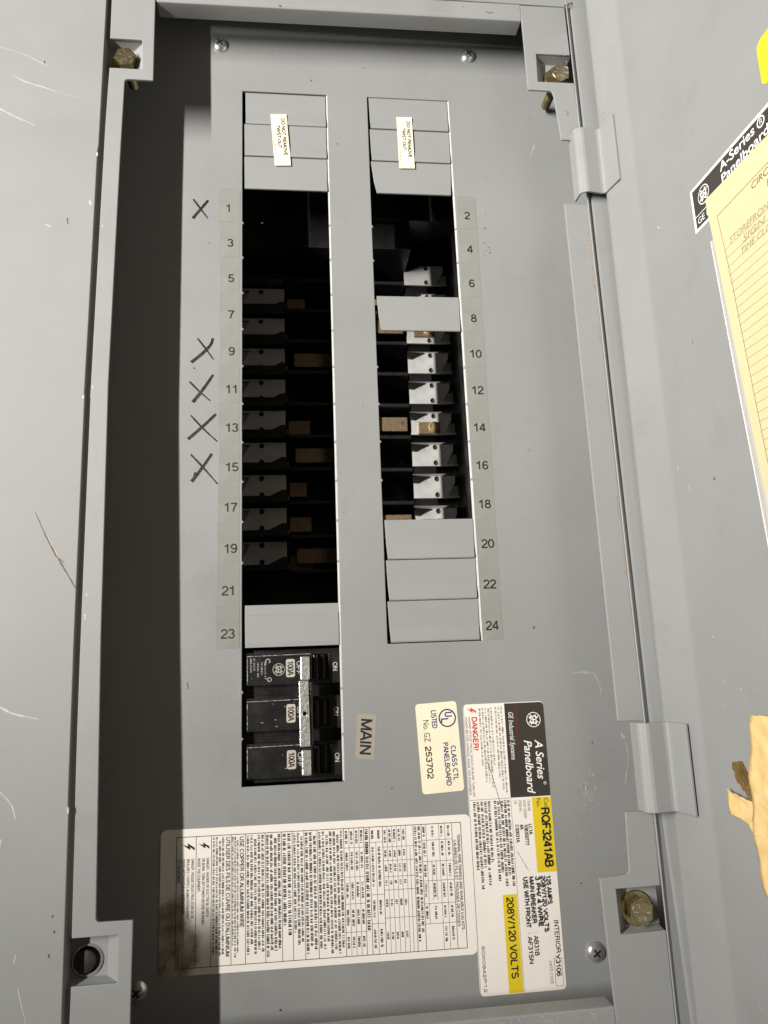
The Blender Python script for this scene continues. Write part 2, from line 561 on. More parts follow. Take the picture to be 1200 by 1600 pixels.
    def caps(self, s, u, v, h, mat, width=None, w=0.1, fr=None, wt=0.125, align='L', cond=1.0, shear=0.0):
        """capitals and figures drawn with the pen-stroke alphabet; wt is the pen width as a share of the cap height"""
        tot = sum(GLYPH[c][0] for c in s)
        kx = h * cond if width is None else width / tot
        x = u if align == 'L' else u - tot * kx / 2
        for c in s:
            adv, strokes = GLYPH[c]
            for i, st in enumerate(strokes):
                P = [(x + (p[0] + shear * p[1]) * kx, v + p[1] * h) for p in st]
                self.pen(P, wt * (h * 0.5 + kx * 0.5), mat, w + 0.006 * i, fr)
            x += adv * kx

    def pen(self, P, wid, mat, w, fr):
        n = len(P)
        L = []
        for i, p in enumerate(P):
            a, c = P[max(0, i - 1)], P[min(n - 1, i + 1)]
            d = (c[0] - a[0], c[1] - a[1])
            l = math.hypot(*d) or 1
            L += [(p[0] - d[1] / l * wid / 2, p[1] + d[0] / l * wid / 2, w), (p[0] + d[1] / l * wid / 2, p[1] - d[0] / l * wid / 2, w)]
        self.raw(L, [(2 * i, 2 * i + 1, 2 * i + 3, 2 * i + 2) for i in range(n - 1)], mat, fr)

    def greek(self, u0, u1, v, h, mat, w=0.1, fr=None, dens=1.0, rag=True):
        """a line of print too small to read: letter-sized ticks gathered into words"""
        u = u0
        end = u1 - (random.uniform(0, 0.12) * (u1 - u0) if rag else 0)
        while u < end:
            n = random.randint(2, 8)
            for i in range(n):
                lw = h * random.uniform(0.42, 0.72)
                if u + lw > end:
                    break
                t = random.random()
                k = h * 0.17 * dens
                x0, x1 = u, u + lw * 0.82
                if t < 0.6:
                    self.rect(x0, v, x0 + k, v + h, mat, w, fr)
                if t > 0.25:
                    self.rect(x1 - k, v, x1, v + h * random.choice((0.75, 1)), mat, w, fr)
                if t < 0.85:
                    z = random.choice((0, 0.42, 0.82))
                    self.rect(x0 + k, v + h * z, x1 - k, v + h * z + h * 0.18 * dens, mat, w, fr)
                if t > 0.45:
                    self.rect(x0 + k, v, x1 - k, v + h * 0.16 * dens, mat, w + 0.01, fr)
                u += lw
            u += h * 0.5

    def build(self, name, parent=None, origin=None, bevel=0.0, angle=35, seg=2):
        pts = [W(*p) for p in self.v]
        if origin is None:
            lo = Vector((min(p[i] for p in pts) for i in range(3)))
            hi = Vector((max(p[i] for p in pts) for i in range(3)))
            org = (lo + hi) / 2
        else:
            org = W(*origin)
        me = bpy.data.meshes.new(name)
        me.from_pydata([p - org for p in pts], [], self.f)
        for mt in self.mats:
            me.materials.append(mt)
        for p, i, s in zip(me.polygons, self.m, self.sm):
            p.material_index = i
            p.use_smooth = s
        if any(self.sm):
            me.set_sharp_from_angle(angle=math.radians(angle))
        me.update()
        o = bpy.data.objects.new(name, me)
        COL.objects.link(o)
        put(o, org, parent)
        if bevel:
            b = o.modifiers.new("edge", 'BEVEL')
            b.width = bevel * S
            b.segments = seg
            b.limit_method = 'ANGLE'
            b.angle_limit = math.radians(28)
            b.harden_normals = False
        return o


WORLD = {}


def put(o, org, parent):
    WORLD[o.name] = org
    if parent:
        o.parent = parent
        o.location = org - WORLD[parent.name]
    else:
        o.location = org


def thing(name, label, cat, at, group=None):
    o = bpy.data.objects.new(name, None)
    COL.objects.link(o)
    put(o, W(*at), None)
    o.empty_display_size = 0.02
    return tag(o, label, cat, group)


def tag(o, label=None, cat=None, group=None):
    if label:
        o['label'] = label
    if cat:
        o['category'] = cat
    if group:
        o['group'] = group
    return o


def copy_part(src, dx, dy, dz, parent, label=None):
    """another of the same part (with its sub-parts), shifted in panel millimetres"""
    c = src.copy()
    COL.objects.link(c)
    put(c, WORLD[src.name] + Vector((dx * S, -dz * S, dy * S)), parent)
    if label:
        c['label'] = label
    for ch in list(src.children):
        g = ch.copy()
        COL.objects.link(g)
        g.parent = c
    return c


def rounded(u0, v0, u1, v1, r, n=5):
    P = []
    for cu, cv, a in ((u1 - r, v1 - r, 0), (u0 + r, v1 - r, 90), (u0 + r, v0 + r, 180), (u1 - r, v0 + r, 270)):
        for i in range(n + 1):
            t = math.radians(a + 90 * i / n)
            P.append((cu + r * math.cos(t), cv + r * math.sin(t)))
    return P


def monogram(b, cu, cv, r, mat, w, fr, rot=0):
    """round emblem: a ring with four curls round a script pair of letters"""
    b.ring(cu, cv, r * 0.90, r * 1.0, mat, w, fr=fr)
    for a in (45, 135, 225, 315):
        t = math.radians(a)
        b.ring(cu + 0.62 * r * math.cos(t), cv + 0.62 * r * math.sin(t), r * 0.13, r * 0.25, mat, w + 0.01, 14, fr, a + 60, a + 330)
    for sx in (-1, 1):
        b.ring(cu + sx * 0.26 * r, cv + 0.16 * r, r * 0.20, r * 0.33, mat, w + 0.02, 16, fr, 20, 340)
        b.stroke([(cu + sx * 0.26 * r + 0.25 * r, cv + 0.2 * r), (cu + sx * 0.26 * r + 0.12 * r, cv - 0.45 * r), (cu + sx * 0.26 * r - 0.22 * r, cv - 0.38 * r)],
                 r * 0.13, mat, w + 0.03, fr)
    b.stroke([(cu - 0.5 * r, cv - 0.12 * r), (cu + 0.5 * r, cv + 0.04 * r)], r * 0.10, mat, w + 0.04, fr)


def flash(b, u, v, h, mat, w, fr):
    """lightning flash"""
    P = [(0.40, 1.0), (0.02, 0.42), (0.26, 0.46), (0.10, 0.0), (0.58, 0.66), (0.34, 0.62), (0.60, 1.0)]
    b.poly([(u + p[0] * h, v + p[1] * h) for p in P], mat, w, fr)


# ================================================================== enclosure behind everything
b = MB()
b.box(-110, -680, -170, 262, 120, -166, DARKIN)
b.box(-112, -680, -166, -108, 120, 18, DARKIN)
b.box(260, -680, -166, 264, 120, 18, DARKIN)
b.box(-108, 116, -166, 260, 120, 18, DARKIN)
b.box(-108, -680, -166, 260, -676, 18, DARKIN)
enc = b.build("enclosure_box")
tag(enc, "dark steel enclosure box recessed behind the grey panel cover", "enclosure")

# ================================================================== trim with its mounting strips
trim = thing("panel_trim", "grey enamelled steel panel trim with scratched left face, corner bolts and its hinged door standing open", "panel trim", (70, -260, 36))

b = MB(TRIM)
edge = [(-83.2, 130), (-82.9, 20), (-83.2, -66), (-83.3, -78), (-83.8, -82), (-84.1, -193), (-84.4, -238), (-84.1, -242), (-83.4, -374), (-82.3, -455), (-81.8, -460), (-80.4, -555), (-79, -690)]
b.prism([(-420, -690), (-420, 130)] + edge, -12, 3, PAINT4)
WS = 3.06
for pts, wd_, mt in [
    ([(-146, -11.2), (-133.2, -14.6), (-121.5, -20.4), (-115.7, -23.3)], 0.35, BARE),
    ([(-139.0, -29.8), (-128.1, -35.6), (-116.7, -39.1), (-105.2, -43.0), (-91.8, -45.9)], lambda t: 0.15 + 0.75 * math.sin(math.pi * min(1, t * 1.5)) ** 2 * (t < .66), BARE),
    ([(-146, -53.5), (-141.7, -55.5), (-132.1, -60.8), (-120.7, -66.0)], lambda t: 0.9 - 0.6 * t, BARE),
    ([(-111.5, -132.4), (-107.7, -134.4)], 0.7, BARE),
    ([(-124, -405), (-117.9, -407.1), (-111.4, -410.5), (-98.8, -413.9)], lambda t: 1.5 - 1.2 * t, BARE),
    ([(-119, -445.5), (-115.1, -448.1), (-109.2, -454.5), (-107.0, -461.1)], 0.7, BARE),
    ([(-113, -470), (-114, -476)], 0.7, BARE),
    ([(-101.0, -536.9), (-98.6, -545), (-96.6, -552.1), (-95, -566)], 0.7, BARE),
    ([(-103, -522), (-103.4, -526)], 0.6, BARE),
    ([(-106.7, -305.7), (-103, -313.5), (-99.2, -321.6), (-92.0, -333.9), (-86.7, -342.6), (-83.6, -347.8)], lambda t: 0.35 + 0.45 * math.sin(3 * t), RUST),
    ([(-103.4, -311.5), (-96.6, -324.5), (-93.2, -331.0)], 0.32, BARE),
    ([(-96, -329), (-90.5, -333.5)], 0.4, RUST),
    ([(-86.8, -116), (-86, -119)], 1.2, BARE), ([(-84.0, -83), (-83.9, -85.5)], 1.0, BARE), ([(-84.9, -239), (-84.8, -241)], 1.0, BARE),
    ([(-82.3, -457), (-82.2, -460)], 1.0, BARE),
    ([(-99, -128), (-98.5, -132)], 0.4, SPECK), ([(-118, -20), (-117.8, -21.5)], 0.7, SPECK), ([(-88, -523), (-87.5, -524.5)], 0.7, SPECK),
    ([(-87, -506), (-86.8, -507)], 0.7, SPECK), ([(-86, -513), (-85.6, -514)], 0.6, SPECK),
]:
    b.stroke(pts, wd_, mt, WS, rough=0.35)
    WS += 0.004
b.build("face_sheet", trim, bevel=0.35)

# left mounting strip: one bent plate with a tab at each end and an open pocket in each tab
b = MB(TRIM)
T0 = -1.6


def arc(cx_, cy_, r, a0, a1, n=5):
    return [(cx_ + r * math.cos(math.radians(a0 + (a1 - a0) * i / n)), cy_ + r * math.sin(math.radians(a0 + (a1 - a0) * i / n))) for i in range(n + 1)]


left = [(-80.6, 110), (-53.6, 110), (-53.0, -27.2)] + [(-68.2, -27.2)] + arc(-68.2, -29.4, 2.2, 90, 180) + \
       [(-71.2, -85), (-72.4, -231), (-70.6, -374), (-67.4, -508)] + arc(-65.4, -509.6, 2.0, 180, 270) + \
       [(-49.7, -511.8), (-49.2, -690), (-77.2, -690), (-77.7, -539.2), (-56.2, -539.2), (-56.5, -518), (-78.4, -518),
        (-80.6, -420), (-82.0, -240), (-81.9, -231), (-80.8, -63), (-79.9, -19.4), (-59.8, -19.4), (-60.6, 2.6), (-80.4, 2.6)]
b.prism(left, T0, 0, PAINT)
for (pu0, pu1, pv0, pv1) in ((-80, -60.4, -19.4, 2.6), (-78, -56.4, -539.2, -518)):
    # pocket: sloping wall, floor with the bolt hole, upright walls above and below
    b.raw([(pu1 + 1.5, pv0 - 1.5, T0 + 0.3), (pu1 + 1.5, pv1 + 1.5, T0 + 0.3), (pu1 - 6.5, pv1 - 1, -8), (pu1 - 6.5, pv0 + 1, -8)], [(0, 1, 2, 3)], PAINT)
    b.raw([(pu0 - 2, pv1 + 0.8, T0 + 0.3), (pu1 + 1.5, pv1 + 0.8, T0 + 0.3), (pu1 - 6.5, pv1 - 1, -8), (pu0 - 2, pv1 - 1, -8)], [(0, 3, 2, 1)], PAINT)
    b.raw([(pu0 - 2, pv0 - 0.8, T0 + 0.3), (pu1 + 1.5, pv0 - 0.8, T0 + 0.3), (pu1 - 6.5, pv0 + 1, -8), (pu0 - 2, pv0 + 1, -8)], [(0, 1, 2, 3)], PAINT)
hole = [(-72.4 + 6.3 * math.cos(2 * math.pi * i / 24), -530.6 + 6.3 * math.sin(2 * math.pi * i / 24)) for i in range(24)]
b.prism([(-88, -19), (-66.5, -19), (-66.5, 2), (-88, 2)], -9.4, -8.01, PAINT)
b.prism([(-86, -538.4), (-62.6, -538.4), (-62.6, -518.8), (-86, -518.8)], -9.4, -8.01, PAINT, holes=[hole])
for pts in ([(-79.5, -130), (-79.3, -131.6)], [(-80.9, -232), (-80.7, -234)], [(-79.2, -361), (-79.0, -364)], [(-78.9, -350), (-78.7, -352)]):
    b.stroke(pts, 0.8, BARE, 0.06, rough=0.3)
b.build("mounting_strip", trim, bevel=0.4)

# right mounting strips
b = MB(TRIM)
b.prism([(191, 47.8), (222.6, 48.2), (222.9, 9.4), (199.0, 9.0), (198.4, -13.2), (223.6, -13.0), (224.3, -57.2), (210.7, -57.6), (208.6, -24)] +
        arc(206.0, -22.2, 2.2, 0, 90) + [(191.1, -20.0)], T0, 0, PAINT)
b.prism([(208.2, -105.2), (224.2, -105.5), (223.5, -270), (224.0, -429.4), (208.9, -429.0), (208.5, -270)], T0, 0, PAINT)
b.prism([(207.9, -476.5), (223.4, -476.9), (223.0, -514.2), (198.3, -514.3), (198.7, -536.4), (223.5, -536.0), (223.4, -690), (193, -690),
         (191.9, -577), (190.1, -508.6), (204.6, -507.6)] + arc(204.6, -505.4, 2.2, 270, 360), T0, 0, PAINT)
for (pu0, pu1, pv0, pv1) in ((198.7, 223.5, -13.1, 9.1), (198.5, 223.3, -536.3, -514.3)):
    b.raw([(pu0, pv0, T0), (pu0, pv1, T0), (pu0 + 6, pv1 - 1, -8), (pu0 + 6, pv0 + 1, -8)], [(0, 3, 2, 1)], PAINT)
    b.raw([(pu0, pv1, T0), (pu1, pv1, T0), (pu1, pv1 - 1, -8), (pu0 + 6, pv1 - 1, -8)], [(0, 1, 2, 3)], PAINT)
    b.raw([(pu0, pv0, T0), (pu1, pv0, T0), (pu1, pv0 + 1, -8), (pu0 + 6, pv0 + 1, -8)], [(0, 3, 2, 1)], PAINT)
    b.box(pu0 + 6, pv0 + 1, -9.4, pu1 + 1, pv1 - 1, -8.01, PAINT)
for pts in ([(216, -35), (217.5, -38)], [(215.5, -38.6), (217, -38.2)]):
    b.stroke(pts, 0.5, RUST, 0.05)
for y0 in (-125, -150, -190, -240, -300, -330):
    b.stroke([(222.4, y0), (222.6, y0 - random.uniform(6, 20))], 0.9, surf("rust_bloom", (0.30, 0.24, 0.18), 0.6, mottle=0.3, mscale=600), 0.05, rough=0.6)
for i in range(9):
    y0 = 30 - i * 4.2 + random.uniform(-1, 1)
    b.stroke([(219.5 + random.uniform(-1, 1), y0), (220 + random.uniform(-1, 1), y0 - random.uniform(0.6, 2.5))], 0.5, SCUFF, 0.05, rough=0.5)
b.build("mounting_strip", trim, bevel=0.4)

# right-hand rail between strip and door: slopes away from the light
b = MB(TRIM)
pr = [(224.6, 0.3), (226.2, -0.4), (229, -2.6), (231, -4.5)]
ys = [130, 20, -100, -230, -330, -430, -500, -578, -690]
xs = [0, 0, 0, 0.0, 0.3, 0.9, 2.6, 5.2, 7.6]
pts, fc = [], []
for y, x in zip(ys, xs):
    off = -0.4 if y > -560 else -0.2
    pts += [(224.3 + off, y, -0.3), (224.6 + off, y, -0.9), (227.3 + x, y, -2.6), (227.9 + x, y, 0.1), (240, y, 0.2)]
for i in range(len(ys) - 1):
    for j in range(4):
        a = 5 * i + j
        fc.append((a, a + 5, a + 6, a + 1))
b.raw(pts, fc, PAINT)
pts, fc = [], []
for y, x in ((130, -0.2), (-100, 0.0), (-430, 0.1), (-560, -0.2), (-690, -0.2)):
    for i in range(9):
        a = math.radians(180 - 22.5 * i)
        pts.append((224.2 + x + 0.5 * math.cos(a), y, 0.1 + 0.5 * math.sin(a)))
for i in range(4):
    for j in range(8):
        a = 9 * i + j
        fc.append((a, a + 1, a + 10, a + 9))
b.raw(pts, fc, PAINT, smooth=True)
b.build("side_rail", trim)

# top and bottom rails between the tabs
b = MB(TRIM)
prof = [(35.2, -13.0), (34.6, -3.0), (35.0, -1.2), (36.2, -0.2), (38, 0.0), (47.3, 0.0), (47.3, -13.0)]
ring = [(-52.6, p[0] - 1.4, p[1]) for p in prof] + [(190.6, p[0] + 0.9, p[1]) for p in prof]
k = len(prof)
b.raw(ring, [(i, (i + 1) % k, k + (i + 1) % k, k + i) for i in range(k)] + [tuple(range(k - 1, -1, -1)), tuple(range(k, 2 * k))], PAINT, smooth=True)
for pts in ([(26, 35.4), (27.4, 35.3)], [(150, 43.6), (151, 43.5)], [(166, 40.5), (172, 40.2)], [(168, 39.6), (170, 39.5)]):
    b.stroke(pts, 0.5, SPECK, 0.06, rough=0.4)
b.build("top_rail", trim)
b = MB(TRIM)
b.box(-49, -600, -13, 192, -569.5, -0.3, PAINT)
for i in range(26):
    x = random.uniform(120, 190)
    b.stroke([(x, -570.2 - random.uniform(0, 4)), (x + random.uniform(-4, 4), -571 - random.uniform(0, 4))], 0.4, SCUFF, -0.22 + i * 0.004, rough=0.5)
b.build("bottom_rail", trim, bevel=0.8)
b = MB(TRIM)
b.box(-53, 48.6, -14, 262, 130, 0.4, PAINT)
for i in range(14):
    b.stroke([(224 + random.uniform(-2, 3), 48.8 + random.uniform(0, 4)), (226 + random.uniform(-2, 3), 49 + random.uniform(0, 4))], 0.6, SPECK if i % 3 else SCUFF, 0.45 + i * 0.004, rough=0.5)
b.build("head_sheet", trim, bevel=0.6)


# bolts
def hexbolt(cu, cv, top, tip, a0, label, mat=GOLD):
    b = MB(TRIM)
    R = 6.9
    hx = [(cu + R * math.cos(math.radians(a0 + 60 * i)), cv + R * math.sin(math.radians(a0 + 60 * i))) for i in range(6)]
    b.prism(hx, top - 4.6, top - 0.5, mat)
    b.lathe(cu, cv, [(5.6, top - 0.5), (5.2, top), (0.0, top + 0.04)], mat, 36, smooth=False)
    for i in range(6):
        if i in (0, 3):
            continue
        a = math.radians(a0 + 60 * i + 30)
        b.stroke([(cu + 2.2 * math.cos(a), cv + 2.2 * math.sin(a)), (cu + 4.6 * math.cos(a), cv + 4.6 * math.sin(a))], 0.5, CHROME, top + 0.12)
    b.caps("STD", cu - 0.2, cv - 3.9, 1.9, CHROME, width=4.6, w=top + 0.12, align='C', wt=0.125)
    o = b.build("hex_bolt", trim, bevel=0.35)
    tag(o, label)
    b = MB(TRIM)
    b.lathe(cu, cv, [(9.0, -8.0), (9.0, -7.0), (8.6, -6.6), (6.2, -6.6)], mat, 36)
    b.build("washer", o)
    b = MB()
    zt = tip
    zh = TRIM(0, cv, -9.4)[2]
    prof = [(3.1, zh)]
    z = zh
    while z > zt + 1.6:
        prof += [(3.1, z - 0.3), (2.75, z - 0.65)]
        z -= 1.0
    prof += [(2.6, zt + 0.6), (1.9, zt), (0.0, zt)]
    b.lathe(cu, cv, prof, mat, 22)
    b.build("bolt_shank", o)
    return o


hexbolt(-70.9, -9.8, -0.2, 8.5, 12, "olive zinc bolt head with radial marks in the top left tab")
hexbolt(214.8, -4.6, -0.2, 3.0, 28, "dull gold bolt head in the top right tab")
hexbolt(211.6, -526.6, -0.2, 4.0, 24, "bright gold bolt head with raised lettering in the lower right tab")
b = MB(TRIM)
b.lathe(-72.4, -530.6, [(7.6, -8.0), (7.4, -7.4), (6.7, -7.2), (6.2, -7.7), (6.1, -9.6)], CHROME, 40, cap=False)
b.lathe(-72.4, -530.6, [(6.1, -9.6), (6.1, -10.5), (0, -10.5)], PLUG, 40)
b.lathe(-73.6, -530.8, [(5.3, -10.5), (5.3, -6.4), (4.6, -5.9), (0, -5.8)], PLUG, 40)
tag(b.build("hole_plug", trim), "dull dark plug inside a shiny ring in the lower left tab")

# ================================================================== cover plate
cover = thing("panel_cover", "grey dead-front cover plate with two columns of breaker openings, number strips and labels", "cover plate", (72, -250, 0))
PITCH = 25.4


def window(x0, x1, ytop, ybot, teeth):
    """opening with the small snapped-off nibs left by the missing fillers"""
    P = [(x0, ytop)]
    for y in teeth:
        P += [(x0, y + 1.0), (x0 + 0.95, y + 0.3), (x0 + 0.9, y - 0.4), (x0, y - 1.0)]
    P += [(x0, ybot), (x1, ybot)]
    for y in reversed(teeth):
        P += [(x1, y - 1.0), (x1 - 0.95, y - 0.3), (x1 - 0.9, y + 0.4), (x1, y + 1.0)]
    P += [(x1, ytop)]
    return P


b = MB()
lt_ = [-PITCH * k for k in range(4, 14)] + [-406.4, -432.6]
rt_ = [-PITCH * k for k in (4, 5, 8, 9, 10, 11)]
b.prism([(-104, -640), (250, -640), (250, 95), (-104, 95)], -1.8, 0, PAINT2,
        holes=[window(-0.4, 58.2, 0, -459, lt_), window(86.4, 144.9, 0.0, -381.4, rt_)])
WS = 0.05
for pts, wd_, mt in [
    ([(201.1, -403.0), (208.5, -403.0), (214.5, -404.8), (217.3, -413.4), (216.0, -418.1)], 0.5, SCUFF),
    ([(206, -402.6), (211, -403.2)], 1.3, SCUFF),
    ([(227.7, -439.9), (230.2, -446.4), (230.9, -453.5), (229.8, -459.2), (227.1, -469.4)], 0.5, SCUFF),
    ([(228, -440.5), (229.4, -443)], 1.6, SCUFF),
    ([(-31.6, -399.5), (-31.0, -403.2)], 0.5, SPECK),
    ([(178.6, -373.8), (177.6, -375.4)], 0.7, SPECK),
    ([(206, -33), (202, -42)], 0.8, SCUFF),
    ([(-15.2, 46), (-15.0, 40)], 0.5, SCUFF), ([(23, 40), (23.2, 30)], 0.35, SCUFF),
    ([(12, -101.6), (13.4, -101.2)], 0.4, RUST),
]:
    b.stroke(pts, wd_, mt, WS, rough=0.5)
    WS += 0.004
for i in range(60):
    x, y = random.gauss(203, 3.2), random.gauss(-474, 8)
    b.stroke([(x, y), (x + random.uniform(-1.2, 1.2), y - random.uniform(0.4, 3))], random.uniform(0.2, 0.6), SCUFF, WS, rough=0.6)
    WS += 0.003
for (x, y, r) in [(47.2, 10.9, 0.55), (84.7, 23.2, 0.4), (128.1, 21, 0.3), (208.8, -444.5, 0.5), (194.6, -522.6, 0.45), (64.4, -39, 0.45), (164.8, -100.7, 0.5),
                  (164, -112, 0.4), (166.5, -115.3, 0.4), (167.4, -119.2, 0.55), (164.6, -118, 0.35), (163, -121, 0.3), (85.6, -464.3, 0.4), (20.4, -574.7, 0.6),
                  (166, -90, 0.3), (76, -230, 0.3), (-30.5, -205, 0.5), (-22, -117, 0.35), (62, -300, 0.3), (168, -60, 0.4), (184, -260, 0.35)]:
    b.disc(x, y, r, SPECK, WS, 7)
    WS += 0.003
def edge_strip(x, y0, y1, wdt, teeth):
    """sheared edge that faces the lamp, its lit gleam put into a paler colour"""
    b.raw([(x, y0, -0.12), (x, y1, -0.12), (x - wdt, y1, -1.3), (x - wdt, y0, -1.3)], [(0, 1, 2, 3)], EDGE)
    b.raw([(x - wdt, y0, -1.3), (x - wdt, y1, -1.3), (x, y1, -1.75), (x, y0, -1.75)], [(0, 1, 2, 3)], EDGE)


edge_strip(58.25, -0.3, -458.5, 0.95, lt_)
edge_strip(144.95, -0.3, -381.0, 0.95, rt_)
b.build("cover_sheet", cover, bevel=0.45, seg=3)


# twist-out fillers: pressed plates, each with a shallow bent band along its lower edge
def filler(x0, x1, k0, tl=0.0, tr=0.0, label=None, lift=0.0, yoff=0.0, band=0.30, bandtop=False, y1=None):
    """tl / tr pull the lower corners in where the filler sits twisted"""
    b = MB()
    yt, yb = -PITCH * k0 + yoff - 0.14, (-PITCH * (k0 + 1) + yoff + 0.14 if y1 is None else y1)
    H = yt - yb
    if bandtop:
        rows = [(0.0, -1.15), (0.22, -0.75), (0.25, -0.35), (0.90, -0.25), (1.0, -0.45)]
    else:
        rows = [(0.0, -0.75), (0.04, -0.45), (0.64, -0.40), (0.67, -0.30), (0.93, 0.55), (0.97, 0.6), (1.0, 0.2)]
    pts, fc = [], []
    for t, z in rows:
        y = yt - H * t
        e = max(0.0, (t - 0.30) / 0.7)
        pts += [(x0 + tl * e, y, z + lift), (x1 - tr * e, y, z + lift)]
    n = len(rows)
    for i in range(n - 1):
        fc.append((2 * i, 2 * i + 2, 2 * i + 3, 2 * i + 1))
    low = [(p[0], p[1], p[2] - 1.3) for p in pts]
    m_ = len(pts)
    for i in range(n - 1):
        fc.append((m_ + 2 * i, m_ + 2 * i + 1, m_ + 2 * i + 3, m_ + 2 * i + 2))
        fc.append((2 * i, m_ + 2 * i, m_ + 2 * i + 2, 2 * i + 2))
        fc.append((2 * i + 1, 2 * i + 3, m_ + 2 * i + 3, m_ + 2 * i + 1))
    fc.append((0, 1, m_ + 1, m_))
    fc.append((m_ - 2, m_ + m_ - 2, m_ + m_ - 1, m_ - 1))
    b.raw(pts + low, fc, PAINT3)
    o = b.build("twist_out", cover, bevel=0.18)
    if label:
        tag(o, label)
    return o


for k in range(3):
    filler(0.9 if k else 1.6, 56.9, k, tl=0.3, bandtop=False, yoff=-0.6 if k == 0 else 0)
filler(1.3, 57.2, 14, tl=0.2, bandtop=True, lift=0.1)
for k in range(3):
    filler(87.6, 143.8, k, tl=0.6 if k < 2 else 3.2, tr=0.2 if k < 2 else 1.3)
filler(88.0, 143.7, 6, tl=2.0, tr=0.5)
for k in (12, 13, 14):
    filler(87.5, 143.9, k, tl=1.1, tr=0.6)

# screws of the cover
b = MB()
sx, sy = -15.8, 35.8
b.lathe(sx, sy, [(5.6, 0.02), (5.6, 0.7), (5.0, 1.5), (3.8, 2.5), (2.2, 3.1), (0.0, 3.25)], CHROME, 32)
scr = b.build("cover_screw", cover)
b = MB()
for a in (35, 125):
    c_, s_ = math.cos(math.radians(a)), math.sin(math.radians(a))
    b.raw([(sx + c_ * r - s_ * q, sy + s_ * r + c_ * q, z) for r, q, z in ((-3.0, -0.6, 2.6), (3.0, -0.6, 2.6), (3.0, 0.6, 2.6), (-3.0, 0.6, 2.6))] +
          [(sx + c_ * r - s_ * q, sy + s_ * r + c_ * q, 3.32) for r, q in ((-2.2, -0.55), (2.2, -0.55), (2.2, 0.55), (-2.2, 0.55))],
          [(4, 5, 6, 7), (0, 1, 5, 4), (1, 2, 6, 5), (2, 3, 7, 6), (3, 0, 4, 7)], INK)
b.build("recess_shade", scr)  # raised black cross stands in for the shade of a cut recess
for (x, y) in ((161.5, 38.2), (-55.5, -559.6), (199.6, -559.4)):
    copy_part(scr, x - sx, y - sy, 0, cover)


# number stickers
def number(n, xa, xb, k, tx, ty, first, last):
    b = MB()
    yt, yb = -PITCH * k - 0.15, -PITCH * (k + 1) + 0.15
    xa += random.uniform(-0.25, 0.25)
    xb += random.uniform(-0.25, 0.25)
    r = 2.2
    sk = random.uniform(-0.35, 0.35)
    P = []
    P += arc(xb - r, yt - r, r, 0, 90) if first else [(xb + sk, yt)]
    P += arc(xa + r, yt - r, r, 90, 180) if first else [(xa + sk, yt)]
    P += arc(xa + r, yb + r, r, 180, 270) if last else [(xa, yb)]
    P += arc(xb - r, yb + r, r, 270, 360) if last else [(xb, yb)]
    b.prism(P, 0.005, 0.16 if first or last else 0.10, FILM)
    b.caps(str(n), tx, ty - 2.7, 5.5, INK, w=0.22, align='C', wt=0.135, cond=1.36)
    tag(b.build("number_sticker", cover), "clear film sticker printed with circuit number %d" % n)


lx = [-9.5, -8.2, -7.6, -7.5, -7.0, -6.9, -6.8, -6.7, -7.4, -7.3, -8.3, -8.6]
for i, x in enumerate(lx):
    d = (x + 7.0)
    number(2 * i + 1, -14.6 + d * 0.55, -1.9, 3 + i, x, -91.2 - 25.55 * i, i == 0, i == 11)
rx = [153.1, 153.4, 153.1, 152.9, 152.5, 152.2, 151.8, 151.9, 151.9, 152.3, 151.9, 151.7]
for i, x in enumerate(rx):
    number(2 * i + 2, 146.3 - 0.1 * i, 159.5 - 0.13 * i, 3 + i, x, -91.4 - 25.55 * i, i == 0, i == 11)

# handwritten crosses
XM = [("1", [[(-32.6, -85.3), (-27.5, -92.6), (-22.9, -99.2)], [(-22.8, -85.8), (-27, -91.6), (-32.7, -99.5)]]),
      ("9", [[(-28.5, -184.7), (-23.5, -191.5), (-18.4, -199.1)], [(-19.0, -184.4), (-20.2, -188.8), (-25.4, -195.0), (-32.3, -201.1)]]),
      ("11", [[(-33.1, -214.0), (-27, -220.5), (-20.1, -226.8)], [(-18.5, -209.3), (-24.6, -219), (-30.9, -227.8)]]),
      ("13", [[(-32.1, -236.3), (-24, -245.4), (-15.6, -253.5)], [(-16.6, -235.5), (-24.5, -243.6), (-33.5, -251.9)]]),
      ("15", [[(-31.7, -261.7), (-24, -270.2), (-15.2, -280.8)], [(-18.8, -261.3), (-24.4, -270), (-30.9, -279.1)]])]
for nm, strokes in XM:
    b = MB()
    if nm == '15':
        b.stroke([(-28.9, -273.2), (-29.6, -276.0)], 1.0, MARKER, 0.11)
    for i, pts in enumerate(strokes):
        wd_ = (lambda t: 1.05 + 0.25 * math.sin(5 * t)) if i == 0 else (lambda t: 1.65 + 0.55 * t)
        b.stroke(pts, wd_, MARKER, 0.05 + 0.02 * i, rough=0.12)
    tag(b.build("ink_cross", cover), "black marker cross handwritten beside number " + nm)

# "do not remove" tapes on the upper fillers
for p0, pu, pv in (((18.7, -18.3), (21.4, -58.2), (29.6, -17.8)), ((106.6, -16.0), (107.0, -56.7), (117.5, -15.7))):
    fr, lu, lv = quad_frame(p0, pu, pv, 0.66)
    b = MB(fr)
    b.box(0, 0, 0, lu, lv, 0.15, CREAM)
    b.caps("DO NOT REMOVE", 3.4, lv - 3.9, 2.25, INK, width=29, w=0.2, wt=0.19)
    b.caps("TWIST-OUT", 8.6, lv - 7.4, 2.25, INK, width=18, w=0.2, wt=0.19)
    b.greek(23, 37, 0.9, 0.9, GREYINK, 0.2, rag=False)
    tag(b.build("warning_tape", cover), "cream tape reading DO NOT REMOVE TWIST-OUT")

